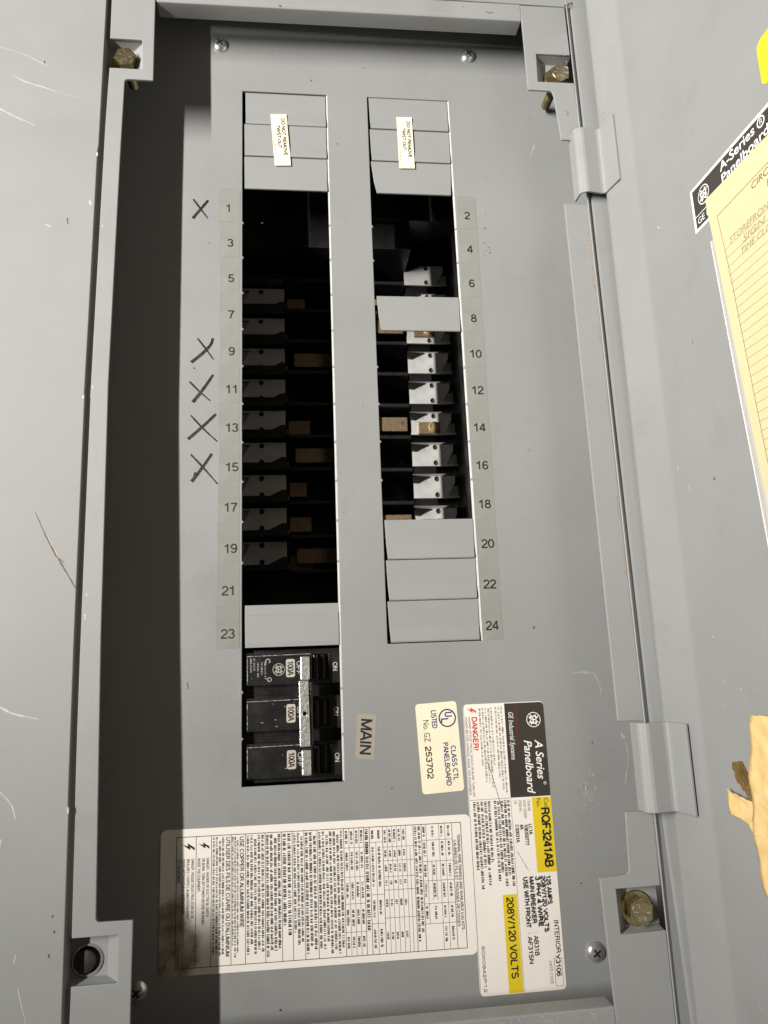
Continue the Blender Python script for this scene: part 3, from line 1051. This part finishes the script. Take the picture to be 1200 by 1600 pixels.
# MAIN
fr, lu, lv = quad_frame((66.9, -421.2), (64.8, -447.1), (77.9, -422.4), 0.02)
b = MB(fr)
b.box(0, 0, 0, 25.6, 11.4, 0.10, FILMM)
b.caps("MAIN", 2.6, 2.4, 6.6, INK, width=20.5, w=0.16, wt=0.156)
tag(b.build("main_sticker", cover), "clear film sticker printed MAIN")

# certification label
fr, lu, lv = quad_frame((101.5, -417.5), (103.6, -468.6), (126.4, -416.5), 0.02)
b = MB(fr)
b.prism(rounded(0, 0, 51.2, 25, 2.0), 0, 0.14, CREAM)
b.ring(9.4, 18.7, 4.5, 5.3, NAVY, 0.2)
b.caps("U", 5.9, 17.3, 4.4, NAVY, width=3.0, w=0.21, wt=0.177)
b.caps("L", 9.4, 14.9, 4.4, NAVY, width=2.6, w=0.21, wt=0.177)
b.caps("LISTED", 4.3, 9.2, 3.0, NAVY, width=10.4, w=0.2, wt=0.177)
b.text("No. GZ", 9.6, 3.9, 3.5, INK, width=12.5, w=0.2)
b.caps("253702", 24.4, 3.9, 3.5, INK, width=18.6, w=0.2, wt=0.146)
b.caps("CLASS CTL", 25.4, 19.2, 2.9, NAVY, width=19.8, w=0.2, wt=0.164)
b.caps("PANELBOARD", 23.2, 14.8, 2.9, NAVY, width=24.6, w=0.2, wt=0.164)
tag(b.build("listing_label", cover), "cream label with a blue ringed emblem reading LISTED No. GZ 253702")

# rating label
fr = sticker_frame(130.4, -418.9, 1, 0, 0.004, -1, 0.02)
b = MB(fr)
b.prism(rounded(0, 0, 158.3, 49.9, 2.4), 0, 0.12, PAPER)
A = 0.16
b.poly([(0.4, 25.4), (54.4, 25.4), (54.4, 49.8)] + arc(2.6, 47.6, 2.2, 90, 180), CHAR, A)
monogram(b, 10.6, 42.9, 4.4, WHITE, A + 0.05, fr)
b.rect(0.6, 32.0, 26, 32.5, DARKRED, A + 0.05)
b.text("GE Industrial Systems", 5.6, 27.6, 2.9, WHITE, width=27.5, w=A + 0.05, shear=0.25)
b.text("A Series", 22.3, 42.8, 4.6, WHITE, width=22.6, w=A + 0.05, shear=0.28, bold=0.012)
b.text("\u00ae", 46.3, 46.0, 1.7, WHITE, w=A + 0.05)
b.text("Panelboard", 22.3, 36.0, 4.6, WHITE, width=30.5, w=A + 0.05, shear=0.28, bold=0.012)
b.rect(54.9, 38.1, 96.3, 49.8, YEL, A)
b.text("Cat.", 55.6, 45.4, 2.5, INK, w=A + 0.05)
b.text("No.", 55.6, 40.8, 2.5, INK, w=A + 0.05)
b.caps("RQF3241AB", 60.8, 43.2, 4.9, INK, width=33, w=A + 0.06, wt=0.203)
b.rect(0.5, 0.0 + 0.3, 158, 0.5, GREYINK, A - 0.02)
b.rect(54.4, 0.6, 54.65, 25.2, GREYINK, A)
b.rect(55, 25.3, 157.8, 25.5, GREYINK, A)
flash(b, 1.6, 1.8, 6.2, RED, A, fr)
b.caps("DANGER!", 7.4, 5.0, 3.1, RED, width=19.5, w=A, wt=0.190)
b.caps("HAZARD OF ELECTRICAL SHOCK OR BURN. TURN OFF", 7.4, 2.9, 1.25, INK, width=45.5, w=A, wt=0.125)
b.caps("POWER BEFORE WORKING INSIDE THIS EQUIPMENT", 7.4, 0.9, 1.25, INK, width=44.5, w=A, wt=0.125)
for i, (v, e) in enumerate(((22.9, 52), (21.1, 50), (19.3, 46), (16.6, 38), (14.9, 52), (13.1, 46), (11.3, 50), (9.5, 40))):
    b.greek(2 if v > 15 else 2.5, e, v, 1.1, INK, A, dens=1.0)
for i, (v, e) in enumerate(((23.0, 105), (21.0, 102), (19.0, 104), (17.0, 99), (15.0, 102), (11.4, 90), (9.2, 103), (7.0, 97), (4.8, 104), (2.6, 94))):
    b.greek(55.6, e, v, 1.55, INK, A, dens=1.9)
for v, t, val in ((35.2, "ITEM NR.", "LC1A"), (32.6, "SHOP ORDER", "108359777"), (30.0, "ITEM NO.", "4A"), (27.2, "C#", "C00031A")):
    b.caps(t, 56.0, v, 1.7, GREYINK, w=A, cond=0.9, wt=0.125)
    b.caps(val, 69.5, v - 0.2, 2.1, INK, w=A, cond=1.1, wt=0.203)
for v, t, wdt in ((43.3, "125 AMPS", 15.5), (40.1, "208Y/120 VOLTS", 30), (36.9, "3 PH/ 4 WIRE", 27), (33.2, "MAIN BREAKER", 25), (29.6, "USE WITH FRONT", 27)):
    b.caps(t, 98, v, 2.5, INK, width=wdt, w=A, wt=0.17)
    b.caps(t, 98.3, v - 0.5, 2.5, INK, width=wdt, w=A + 0.02, wt=0.09)
b.caps(": AB31B", 127.5, 33.2, 2.5, INK, width=12.5, w=A, wt=0.18)
b.caps(": AF31SN", 127.5, 29.6, 2.5, INK, width=16.5, w=A, wt=0.18)
b.caps("INTERIOR", 122.0, 45.6, 2.7, INK, width=17.5, w=A, wt=0.146)
b.caps("Y3106", 140.0, 45.0, 2.6, INK, width=11.5, w=A, wt=0.177)
for q in ((142, 43.9, 156.4, 44.1), (142, 48.3, 156.4, 48.5), (142, 43.9, 142.2, 48.5), (156.2, 43.9, 156.4, 48.5)):
    b.rect(*q, INK, A + 0.03)
b.caps("DATE CODE", 143.2, 41.0, 1.6, GREYINK, width=12, w=A, wt=0.125)
b.rect(106.8, 16.6, 157.9, 24.9, YEL, A)
b.caps("208Y/120 VOLTS", 108.2, 18.7, 4.0, INK, width=42.5, w=A + 0.05, wt=0.164)
b.caps("50X0942P12", 132.5, 2.4, 1.7, GREYINK, width=24, w=A, wt=0.125)
b.stroke([(30, 11.5), (43, 15.5), (62, 20)], 0.3, GREYINK, A + 0.07, rough=0.4)
b.stroke([(84, 27), (95, 33)], 0.25, GREYINK, A + 0.07, rough=0.4)
tag(b.build("rating_label", cover), "tall white rating label with charcoal heading and yellow catalogue and voltage bands")

# wiring label, laid over the edge of the rating label
fr, lu, lv = quad_frame((-44.7, -479.4), (-44.6, -553.9), (130.0, -480.9), 0.19)
b = MB(fr)
b.prism(rounded(0, 0, 74.5, 175.6, 3.2), 0, 0.12, STAINED)
A = 0.16
for q in ((4, 8.6, 71, 8.95), (4, 169.6, 71, 169.95), (4, 8.6, 4.35, 169.95), (70.65, 8.6, 71, 169.95)):
    b.rect(*q, INK, A + 0.02)
for v in (19.2, 27.6, 38.4, 46.2, 57.2, 66.4, 72.3, 79.0, 86.4, 101.5, 113.0, 116.2, 123.8, 141.6, 146.4, 164.3):
    b.rect(4.3, v, 70.7, v + 0.28, INK, A + 0.01)
flash(b, 7.2, 11.6, 7.0, INK, A, fr)
flash(b, 7.2, 20.4, 6.2, INK, A, fr)
for v, t in ((16.8, "DANGER : RISQUE D'ELECTROCUTION OU DE"), (14.3, "BRULURES. COUPER L'ALIMENTATION AVANT"), (11.8, "TOUTE INTERVENTION A L'INTERIEUR DE"), (9.4, "CET EQUIPEMENT.")):
    b.caps(t, 15.6, v, 1.5, INK, w=A, cond=0.92, wt=0.156)
for v, t in ((25.0, "DANGER : HAZARD OF ELECTRICAL SHOCK"), (22.6, "OR BURN. TURN OFF POWER BEFORE WORKING"), (20.2, "INSIDE THIS EQUIPMENT.")):
    b.caps(t, 15.6, v, 1.5, INK, w=A, cond=0.95, wt=0.156)
b.caps("UTILISER DES FILS DE CUIVRE OU D'ALUMINIUM", 5.4, 35.7, 2.1, INK, width=61, w=A, wt=0.177)
b.caps("USE COPPER OR ALUMINUM WIRE", 5.4, 43.3, 2.2, INK, width=47, w=A, wt=0.177)


def block(v0, v1, n, u0=5.2, u1=69.5, dens=1.9):
    st = (v1 - v0) / n
    for i in range(n):
        b.greek(u0 + (2 if i % 3 == 2 else 0), u1, v0 + st * i + st * 0.14, st * 0.66, INK, A, dens=dens)


block(28.2, 35.0, 4)
block(38.8, 42.8, 3)
block(46.8, 57.0, 5)
block(57.6, 66.2, 4, dens=2.2)
block(66.8, 72.1, 2, u1=60)
block(72.8, 78.8, 3, u1=64)
block(79.4, 86.2, 3)
block(86.9, 101.2, 7)
# tables
for v in (104.5, 107.4, 110.2):
    b.rect(4.3, v, 70.7, v + 0.2, INK, A)
for u in (14.5, 30, 44, 58.5):
    b.rect(u, 101.6, u + 0.22, 113, INK, A + 0.02)
for v in (126.5, 129.2, 131.9, 134.6, 137.3, 139.4):
    b.rect(4.3 if v < 139 else 16, v, 70.7, v + 0.2, INK, A)
for u in (15.2, 22.5, 31, 38, 52.5):
    b.rect(u, 123.9, u + 0.22, 141.6, INK, A + 0.02)
for v in (119.8,):
    b.rect(12.5, v, 70.7, v + 0.2, INK, A)
for u in (12.3, 40, 55):
    b.rect(u, 116.3, u + 0.22, 123.8, INK, A + 0.02)
for v in (149.2, 156.6, 160.2):
    b.rect(4.3, v, 57 if v < 155 else 70.7, v + 0.2, INK, A)
for v in (151.8, 154.2):
    b.rect(24, v, 45, v + 0.2, INK, A)
for u in (12.8, 24.2, 34.5, 46.5, 57):
    b.rect(u, 146.5, u + 0.22, 164.3, INK, A + 0.02)


def cells(us, vs, h, dens=2.0):
    for v in vs:
        for u0, u1 in us:
            b.greek(u0, u1, v, h, INK, A + 0.03, dens=dens, rag=False)


cells(((5.5, 13), (17, 27), (33, 42), (47, 56), (61, 67)), (102.4, 105.3, 108.2, 111), 1.25)
cells(((6, 13), (17, 21), (24.5, 29), (33, 36), (43, 47), (60, 64)), (124.6, 127.3, 130, 132.7, 135.4), 1.2)
cells(((6, 11), (15, 36), (43, 52), (58, 68)), (117.3, 120.9), 1.3)
cells(((5.5, 11.5), (14, 22), (26, 33), (36, 44), (48, 55)), (147.2, 152.3, 157.6, 161.6), 1.25)
cells(((59, 67),), (157.6, 161.6), 1.25)
block(142.0, 146.2, 2, u1=68)
block(113.4, 116.0, 1, u1=60)
b.caps("TERMINAL WIRE RANGES AND AVAILABLE LUG KITS :", 10.5, 167.3, 1.6, INK, width=52, w=A, wt=0.164)
b.caps("CALIBRES DE FILS ET TROUSSES DE COSSES", 13.5, 165.0, 1.6, INK, width=46, w=A, wt=0.164)
b.caps("A 7785P23", 61, 9.5, 1.3, INK, width=9, w=A, wt=0.125)
b.stroke([(62, 9), (66, 4.5), (74, 0.8)], 0.5, RUST, A + 0.05, rough=0.5)
tag(b.build("wiring_label", cover), "wide white bilingual wiring label with tables and a stained lower left corner")

# ================================================================== main breaker
brk = thing("circuit_breaker", "black three-pole 100 A main breaker with silver handle tie below number 23", "circuit breaker", (29, -420, -3))
b = MB()
b.box(0.2, -458.4, -62, 57.9, -382.4, -7.5, BAKE)
for i in range(4):
    y = -404.2 - i * 1.5
    b.box(4, y - 0.35, -7.5, 57.6, y + 0.35, -6.9, BAKE)
    b.box(4, y - 26.4 - 0.35, -7.5, 57.6, y - 26.4 + 0.35, -6.9, BAKE)
b.build("case", brk, bevel=0.4)
POLES = ((-384.0, -402.9), (-410.2, -429.0), (-436.0, -455.4))
for i, (y1, y0) in enumerate(POLES):
    b = MB()
    slot = [(41.2, y0 + 1.6), (50.6, y0 + 1.6), (50.6, y1 - 1.8), (41.2, y1 - 1.8)]
    b.prism([(2.0, y0), (57.7, y0), (57.7, y1), (2.0, y1)], -7.45, -3.0, BAKE, holes=[slot])
    b.box(2.3, y1 - 3.0, -3.0, 41, y1 - 2.2, -2.75, BAKE)
    fr = sticker_frame(0, 0, 1, 0, 0, -1, -3.0)
    yc = -(y0 + y1) / 2
    b.prism(rounded(yc - 5.3, 25.3, yc + 5.3, 30.6, 1.2), 0.0, 0.12, BADGE, fr=fr)
    b.caps("100A", yc - 4.2, 26.2, 3.5, INK, width=8.4, w=0.18, fr=fr, wt=0.177)
    b.caps("OFF", yc - 4.0, 31.6, 2.6, PRINT, width=8, w=0.1, fr=fr, wt=0.151)
    b.caps("ON", yc - 2.6, 53.2, 2.7, PRINT, width=5.2, w=0.1, fr=fr, wt=0.164)
    if i == 0:
        monogram(b, yc + 0.6, 21.0, 3.6, PRINT, 0.1, fr)
        b.ring(yc - 4.4, 14.6, 1.0, 1.5, PRINT, 0.1, fr=fr, a0=40, a1=320)
        b.ring(yc + 6.2, 15.5, 0.9, 1.3, PRINT, 0.1, fr=fr)
        for v, u1 in ((12.6, 6.5), (10.6, 4.0), (8.4, 6), (6.2, 1.5), (4.2, 2.5)):
            b.greek(yc - 6.5 + (2.5 if v > 7 else 0), yc + u1, v, 1.0, PRINT, 0.1, fr=fr)
    for _ in range(7):
        u, v = random.uniform(y0 + 2, y1 - 2), random.uniform(4, 38)
        b.stroke([(v, u), (v + random.uniform(-2, 2), u + random.uniform(-.6, .6))], 0.22, PRINT, -2.93, rough=0.6)
    b.stroke([(2.6, y1 - 1.9), (40, y1 - 1.5)], 0.22, PRINT, -2.92, rough=0.8)
    b.stroke([(2.5, y1 - 2), (2.6, y0 + 1)], 0.25, PRINT, -2.91, rough=0.8)
    b.build("pole_face", brk, bevel=0.35)
    b = MB()
    b.box(41.5, y0 + 2.0, -7.4, 44.0, y1 - 2.2, 3.0, BAKE)
    b.box(46.4, y0 + 2.0, -7.4, 48.4, y1 - 2.2, -4.2, BAKE)
    b.build("toggle_guide", brk, bevel=0.3)
    b = MB()
    ya, yb = (y1 - 3.2, y0 + 2.4)
    # toggle: black stem leaning to the left under a bright tip
    b.raw([(36.2, yb, -3), (41.0, yb, -3), (41.0, ya, -3), (36.2, ya, -3), (33.7, yb, 9.3), (40.4, yb, 9.3), (40.4, ya, 9.3), (33.7, ya, 9.3)],
          [(0, 1, 5, 4), (1, 2, 6, 5), (2, 3, 7, 6), (3, 0, 4, 7), (4, 5, 6, 7)], BAKE)
    t_ = b.build("toggle", brk, bevel=0.3)
    if i != 1:
        b = MB()
        b.prism([(33.9, yb), (39.2, yb), (39.2, ya), (33.9, ya)], 9.35, 11.6, CAST)
        b.build("toggle_tip", t_, bevel=0.6)
b = MB()
hl = [(36.0 + 1.15 * math.cos(2 * math.pi * i / 18), -419.1 + 1.15 * math.sin(2 * math.pi * i / 18)) for i in range(18)]
b.prism([(33.0, -437.2), (38.9, -437.2), (38.3, -400.8), (32.9, -400.8)], 11.0, 13.6, CAST, holes=[hl])
b.box(38.9, -436.5, 2.5, 40.6, -401.5, 12.4, BAKE)
b.box(33.6, -436.5, 4, 38.9, -401.5, 10.9, BAKE)
b.build("handle_tie", brk, bevel=0.45)

# ================================================================== bus interior behind the openings
bus = thing("bus_assembly", "black moulded bus base with bright plated stabs and worn copper straps behind the openings", "bus assembly", (72, -190, -100))
ZS = -90.0
b = MB()
b.box(-30, -470, -128, 175, 60, -116, BAKEIN)
b.box(62, -470, -116, 84, 60, -70, BAKEIN)
for k in range(-5, 15):
    yr = -151.6 - 25.2 * k
    if yr > 40 or yr < -465:
        continue
    b.box(84, yr - 1.4, -116, 119, yr + 1.4, -76, BAKEIN)
    b.box(119, yr - 1.2, -116, 158, yr + 0.2, -97, BAKEIN)
    b.box(-12, yr + 2.6, -116, 27, yr + 7.0, -78, BAKEIN)
    b.box(27, yr - 0.2, -116, 62, yr + 2.6, -76, BAKEIN)
b.box(158, -470, -116, 172, 60, -60, BAKEIN)
b.box(-28, -470, -116, -14, 60, -60, BAKEIN)
# blank moulded end of the base behind the first positions
b.box(86, -62, -116, 160, 20, -52, BAKEIN)
b.box(90, -84, -116, 122, -63, -56, BAKEIN)
b.box(-16, -88, -116, 62, 20, -50, BAKEIN)
b.build("insulating_base", bus, bevel=0.6)


def stab(y, side):
    """plated stab: holed plate with a slanted end, a foot and a turned-down flange; y is its upper hole"""
    hx = 139.4
    b = MB()

    def hole_at(yy):
        return [(hx + 1.95 * math.cos(2 * math.pi * i / 18), yy + 2.15 * math.sin(2 * math.pi * i / 18)) for i in range(18)]
    out = [(121.2, y - 15.0), (156.4, y - 15.0), (156.4, y - 13.4), (148.0, y - 13.4), (153.3, y - 3.0), (153.6, y + 2.0), (121.3, y + 2.0)]
    b.prism(out, ZS - 1.6, ZS, ALU, holes=[hole_at(y), hole_at(y - 12.5)])
    b.raw([(121.3, y + 2.0, ZS - 0.2), (153.6, y + 2.0, ZS - 0.2), (153.6, y + 5.4, ZS - 5.5), (121.3, y + 5.4, ZS - 5.5)], [(0, 1, 2, 3)], ALU_SHADE)
    b.raw([(148.4, y - 13.4, ZS - 3), (156.4, y - 13.4, ZS - 3), (156.4, y - 5.0, ZS - 3), (153.0, y - 5.0, ZS - 3)], [(0, 1, 2, 3)], ALU_SHADE)
    b.prism([(120.6, y + 2.4), (134.5, y + 1.6), (128.0, y - 1.4), (124.0, y - 3.6), (120.6, y - 3.2)], ZS + 0.02, ZS + 1.2, BAKEIN)  # black wedge added to stand for the rib's shadow on the plate
    o = b.build("bus_stab", bus)
    b = MB()
    for yy in (y, y - 12.5):
        b.disc(hx, yy, 2.3, DARKIN, ZS - 1.75, 16)
    b.build("stab_hole", o)
    return o


first = stab(-155.6, 1)
for i in (-3, -2, -1, 1, 2, 3, 4, 5):
    copy_part(first, 0, -25.2 * i, 0, bus)
lf = copy_part(first, 0, 0, 0, bus)
LM = 146.1                      # left column is the mirror image: turned half way round about its own middle
lf.rotation_euler = (0, math.pi, 0)
ctr = WORLD[first.name]


def left_stab(o, y):
    # a half turn in the plane keeps the face outward; the plate's own centre sits 6.5 mm below its upper hole
    org = Vector((LM * S - ctr.x, ctr.y, 1.5 + (y - 6.25) * S + ((1.5 + (-155.6 - 6.25) * S) - ctr.z)))
    put(o, org, bus)


left_stab(lf, -103.2)
for j in range(1, 9):
    o = copy_part(lf, 0, 0, 0, bus)
    left_stab(o, -103.2 - 25.25 * j)


def strap(x0, x1, y, z):
    b = MB()
    b.box(x0, y - 5.6, z - 2.4, x1, y + 5.6, z, COPPER)
    return b.build("copper_strap", bus, bevel=0.5)


sp = strap(93, 118.0, -213.8, -86)
st2 = MB()
st2.box(126.5, -221.0, -89.9, 143.5, -211.4, -87.8, COPPER)
o2 = st2.build("strap_end", sp, bevel=0.5)
st3 = MB()
st3.lathe(138.6, -215.8, [(4.3, -87.8), (4.3, -86.3), (3.6, -85.7), (3.0, -85.7), (2.9, -86.2), (0, -86.2)], BRASS, 26)
st3.build("strap_screw", sp)
for dy in (80.5, -76.5):
    copy_part(sp, 0, dy, 0, bus)
ls = strap(32, 62, -162.0, -86)
for dy in (-76.2, -152.4):
    copy_part(ls, 0, dy, 0, bus)
for y, x1, dz in ((-113, 41, -93), (-214.5, 43.5, -92), (-262, 40, -97), (-290, 43.0, -91), (-318, 44, -94)):
    strap(27.5 + random.uniform(-0.6, 0.8), x1, y, dz)
b = MB()
b.box(88, -128.5 - 2, -58, 118, -126, -56, COPPER)
b.build("copper_strap", bus)

# ================================================================== door
b = MB()
prof = [(236.4, 40.5), (235.0, 42.0), (235.0, 44.0), (241.4, 69.6), (241.6, 71.0), (241.75, 73), (241.7 + 260 * math.cos(DA), 71 + 260 * math.sin(DA))]
# swept from below to above, thickness away from the room
b.sheet(prof, -700, 62, 1.5, PAINT)
# stepped hem at the upper corner
b.prism([(1, 60), (26, 60), (24.2, 12), (22, -9.5), (8.5, -16), (6.5, -46), (1, -46)], -0.4, 0.22, PAINT, fr=FOLD)
for i in range(16):
    s_, y_ = random.uniform(5, 40), random.uniform(-560, -20)
    b.stroke([(s_, y_), (s_ + random.uniform(-2, 2), y_ - random.uniform(0.5, 3))], random.uniform(0.3, 0.8), random.choice((BARE, SPECK, SCUFF)), 0.05 + 0.003 * i, fr=DOOR, rough=0.5)
door = b.build("panel_door", trim, bevel=0.3)
tag(door, "open door panel standing out along the right edge")


def hinge(y0, y1, tilt):
    b = MB()
    z = 36 - 0.0125 * (y0 + y1) / 2
    prof = [(217.0, z - 4.0), (217.2, z + 4.6), (218.2, z + 6.2), (221.0, z + 7.6), (222.6, z + 7.9), (231.5, z + 6.4), (233.2, z + 6.6), (234.0, z + 8), (236.8, z + 21.0)]
    b.sheet(prof, y0, y1, 1.5, PAINT3)
    return b.build("hinge", door, bevel=0.3)


hinge(-101, -54, 0)
hinge(-476.5, -430, 0)

# brand label
b = MB(DOOR)
b.prism([(50.4, -154.8), (165, -156.4), (165, -181), (50.6, -179.4)], 0.02, 0.2, WHITE)
b.poly([(52.2, -156.4), (163, -158.2), (163, -179.4), (52.5, -177.8)], CHAR, 0.26)
b.rect(52.6, -171.6, 120, -171.2, WHITE, 0.3)
monogram(b, 61.6, -163.6, 4.9, WHITE, 0.3, DOOR)
b.text("A-Series", 77.0, -162.4, 4.6, WHITE, width=27.5, w=0.3, bold=0.012)
b.ring(109.3, -160.3, 2.0, 2.7, WHITE, 0.3)
b.caps("R", 108.4, -161.6, 2.6, WHITE, w=0.3, wt=0.125)
b.text("Panelboard", 77.4, -168.8, 4.6, WHITE, width=36, w=0.3, bold=0.012)
b.text("GE Elec", 54.2, -176.2, 3.2, WHITE, width=16, w=0.3)
tag(b.build("brand_label", door), "black label with white border reading A-Series Panelboard")

b = MB(DOOR)
b.prism(rounded(113.6, -147, 150, -124, 4), 0.02, 0.2, YEL)
tag(b.build("notice_sticker", door), "plain yellow sticker corner")

# clear sleeve that holds the card
b = MB(DOOR)
b.prism([(64.0, -192), (69.0, -266), (74.4, -338), (80, -440), (190, -440), (190, -195)], 1.2, 1.6, CLEAR)
b.stroke([(64.3, -192), (69.3, -266), (74.7, -338), (80.3, -440)], 0.7, WHITE, 1.7, rough=0.2)
b.stroke([(66.0, -192), (71.0, -266), (76.4, -338), (82, -440)], 0.3, BADGE, 1.75, rough=0.2)
b.build("card_sleeve", door)

# ================================================================== directory card
b = MB(DOOR)
b.prism([(65.3, -169.8), (180, -174.0), (196, -430), (88.5, -430)], 2.0, 2.4, CARD)
b.stroke([(73.0, -183.8), (76.4, -213.8), (80.2, -263), (93, -430)], 0.32, CARDINK, 2.46)
b.stroke([(73.0, -183.8), (178, -183.0)], 0.32, CARDINK, 2.47)
y = -203.5
i = 0
while y > -428:
    e = (-y - 183.8) / (430 - 183.8) * 20 + 73
    b.stroke([(e, y), (e + 104, y + 1.2)], 0.25, PENCIL, 2.48)
    y -= 4.62 if i < 2 else 8.75 / 2 + 0.05
    i += 1
b.text("CIRC", 100.0, -188.2, 3.2, CARDINK, width=12, w=2.5, shear=0.15)
b.text("IN", 110.0, -193.5, 3.2, CARDINK, w=2.5, shear=0.15)
b.text("STOREFRONT", 79.6, -203.0 + 0.2, 3.0, PENCIL, width=33, w=2.52, shear=0.3)
b.text("SIGN", 88.8, -207.7, 3.0, PENCIL, width=17, w=2.52, shear=0.3)
b.text("TIME CLOCK", 86.8, -212.6, 3.0, PENCIL, width=29, w=2.52, shear=0.3)
tag(b.build("directory_card"), "cream ruled circuit directory card tucked into the clear sleeve on the door", "card")

# ================================================================== key and tape
b = MB(DOOR)
b.prism([(27.0, -445.2), (32.0, -444.2), (36, -450), (40.5, -456), (60, -478), (56, -485), (38, -460.5), (36.5, -460.2), (34.4, -457), (33.2, -457.4), (30.9, -454.4), (29.4, -454.6), (27.6, -451), (28.2, -449.5), (26.4, -448.6)], 0.4, 2.6, BRASSK)
b.stroke([(29.2, -446.6), (38.5, -459), (55, -480)], 0.7, GOLD, 2.66)
tag(b.build("door_key", bevel=0.3), "worn brass door key taped to the door, blade pointing up", "key")


def tape(outline, w0, label, creases=()):
    b = MB(DOOR)
    pts = []
    for a, c in zip(outline, outline[1:] + outline[:1]):
        n = max(1, int(math.hypot(c[0] - a[0], c[1] - a[1]) / 2.0))
        pts += [(a[0] + (c[0] - a[0]) * i / n + random.uniform(-.22, .22), a[1] + (c[1] - a[1]) * i / n + random.uniform(-.22, .22)) for i in range(n)]
    cu, cv = sum(p[0] for p in pts) / len(pts), sum(p[1] for p in pts) / len(pts)
    n = len(pts)
    lift = [w0 + 0.5 + 0.55 * math.sin(0.55 * i) + 0.35 * math.sin(0.21 * i + 1.0) for i in range(n)]
    rows = []
    for f in (1.0, 0.93, 0.72, 0.40):
        k = max(0.0, (f - 0.72) / 0.28)
        rows.append([(cu + (p[0] - cu) * f, cv + (p[1] - cv) * f, w0 + (l - w0) * k + (0 if f == 1 else 0.25 * math.sin(0.4 * p[1] + 0.3 * p[0]) * f)) for p, l in zip(pts, lift)])
    V = [q for r in rows for q in r] + [(cu, cv, w0 + 0.1)]
    F = []
    for r in range(3):
        for i in range(n):
            j = (i + 1) % n
            F.append((r * n + i, r * n + j, (r + 1) * n + j, (r + 1) * n + i))
    F += [(3 * n + i, 3 * n + (i + 1) % n, 4 * n) for i in range(n)]
    b.raw(V, F, TAPE, smooth=True)
    o = b.build("tape_strip")
    sd = o.modifiers.new("thickness", 'SOLIDIFY')
    sd.thickness = 0.0002
    sd.offset = 0
    return tag(o, label, "tape", "masking tape over the key")


tape([(21.0, -458.1), (36, -460.6), (62, -462.5), (62, -477), (40, -475), (34.6, -471.8), (20.9, -469.5)], 2.7, "short level strip of masking tape across the key's blade")
tape([(48.7, -422.0), (56, -421.6), (95, -421), (95, -512), (50, -506), (43.5, -500), (40.4, -491.8), (38.7, -477), (40.0, -466), (41.0, -453)], 3.15, "wide upright strip of masking tape beside the key")
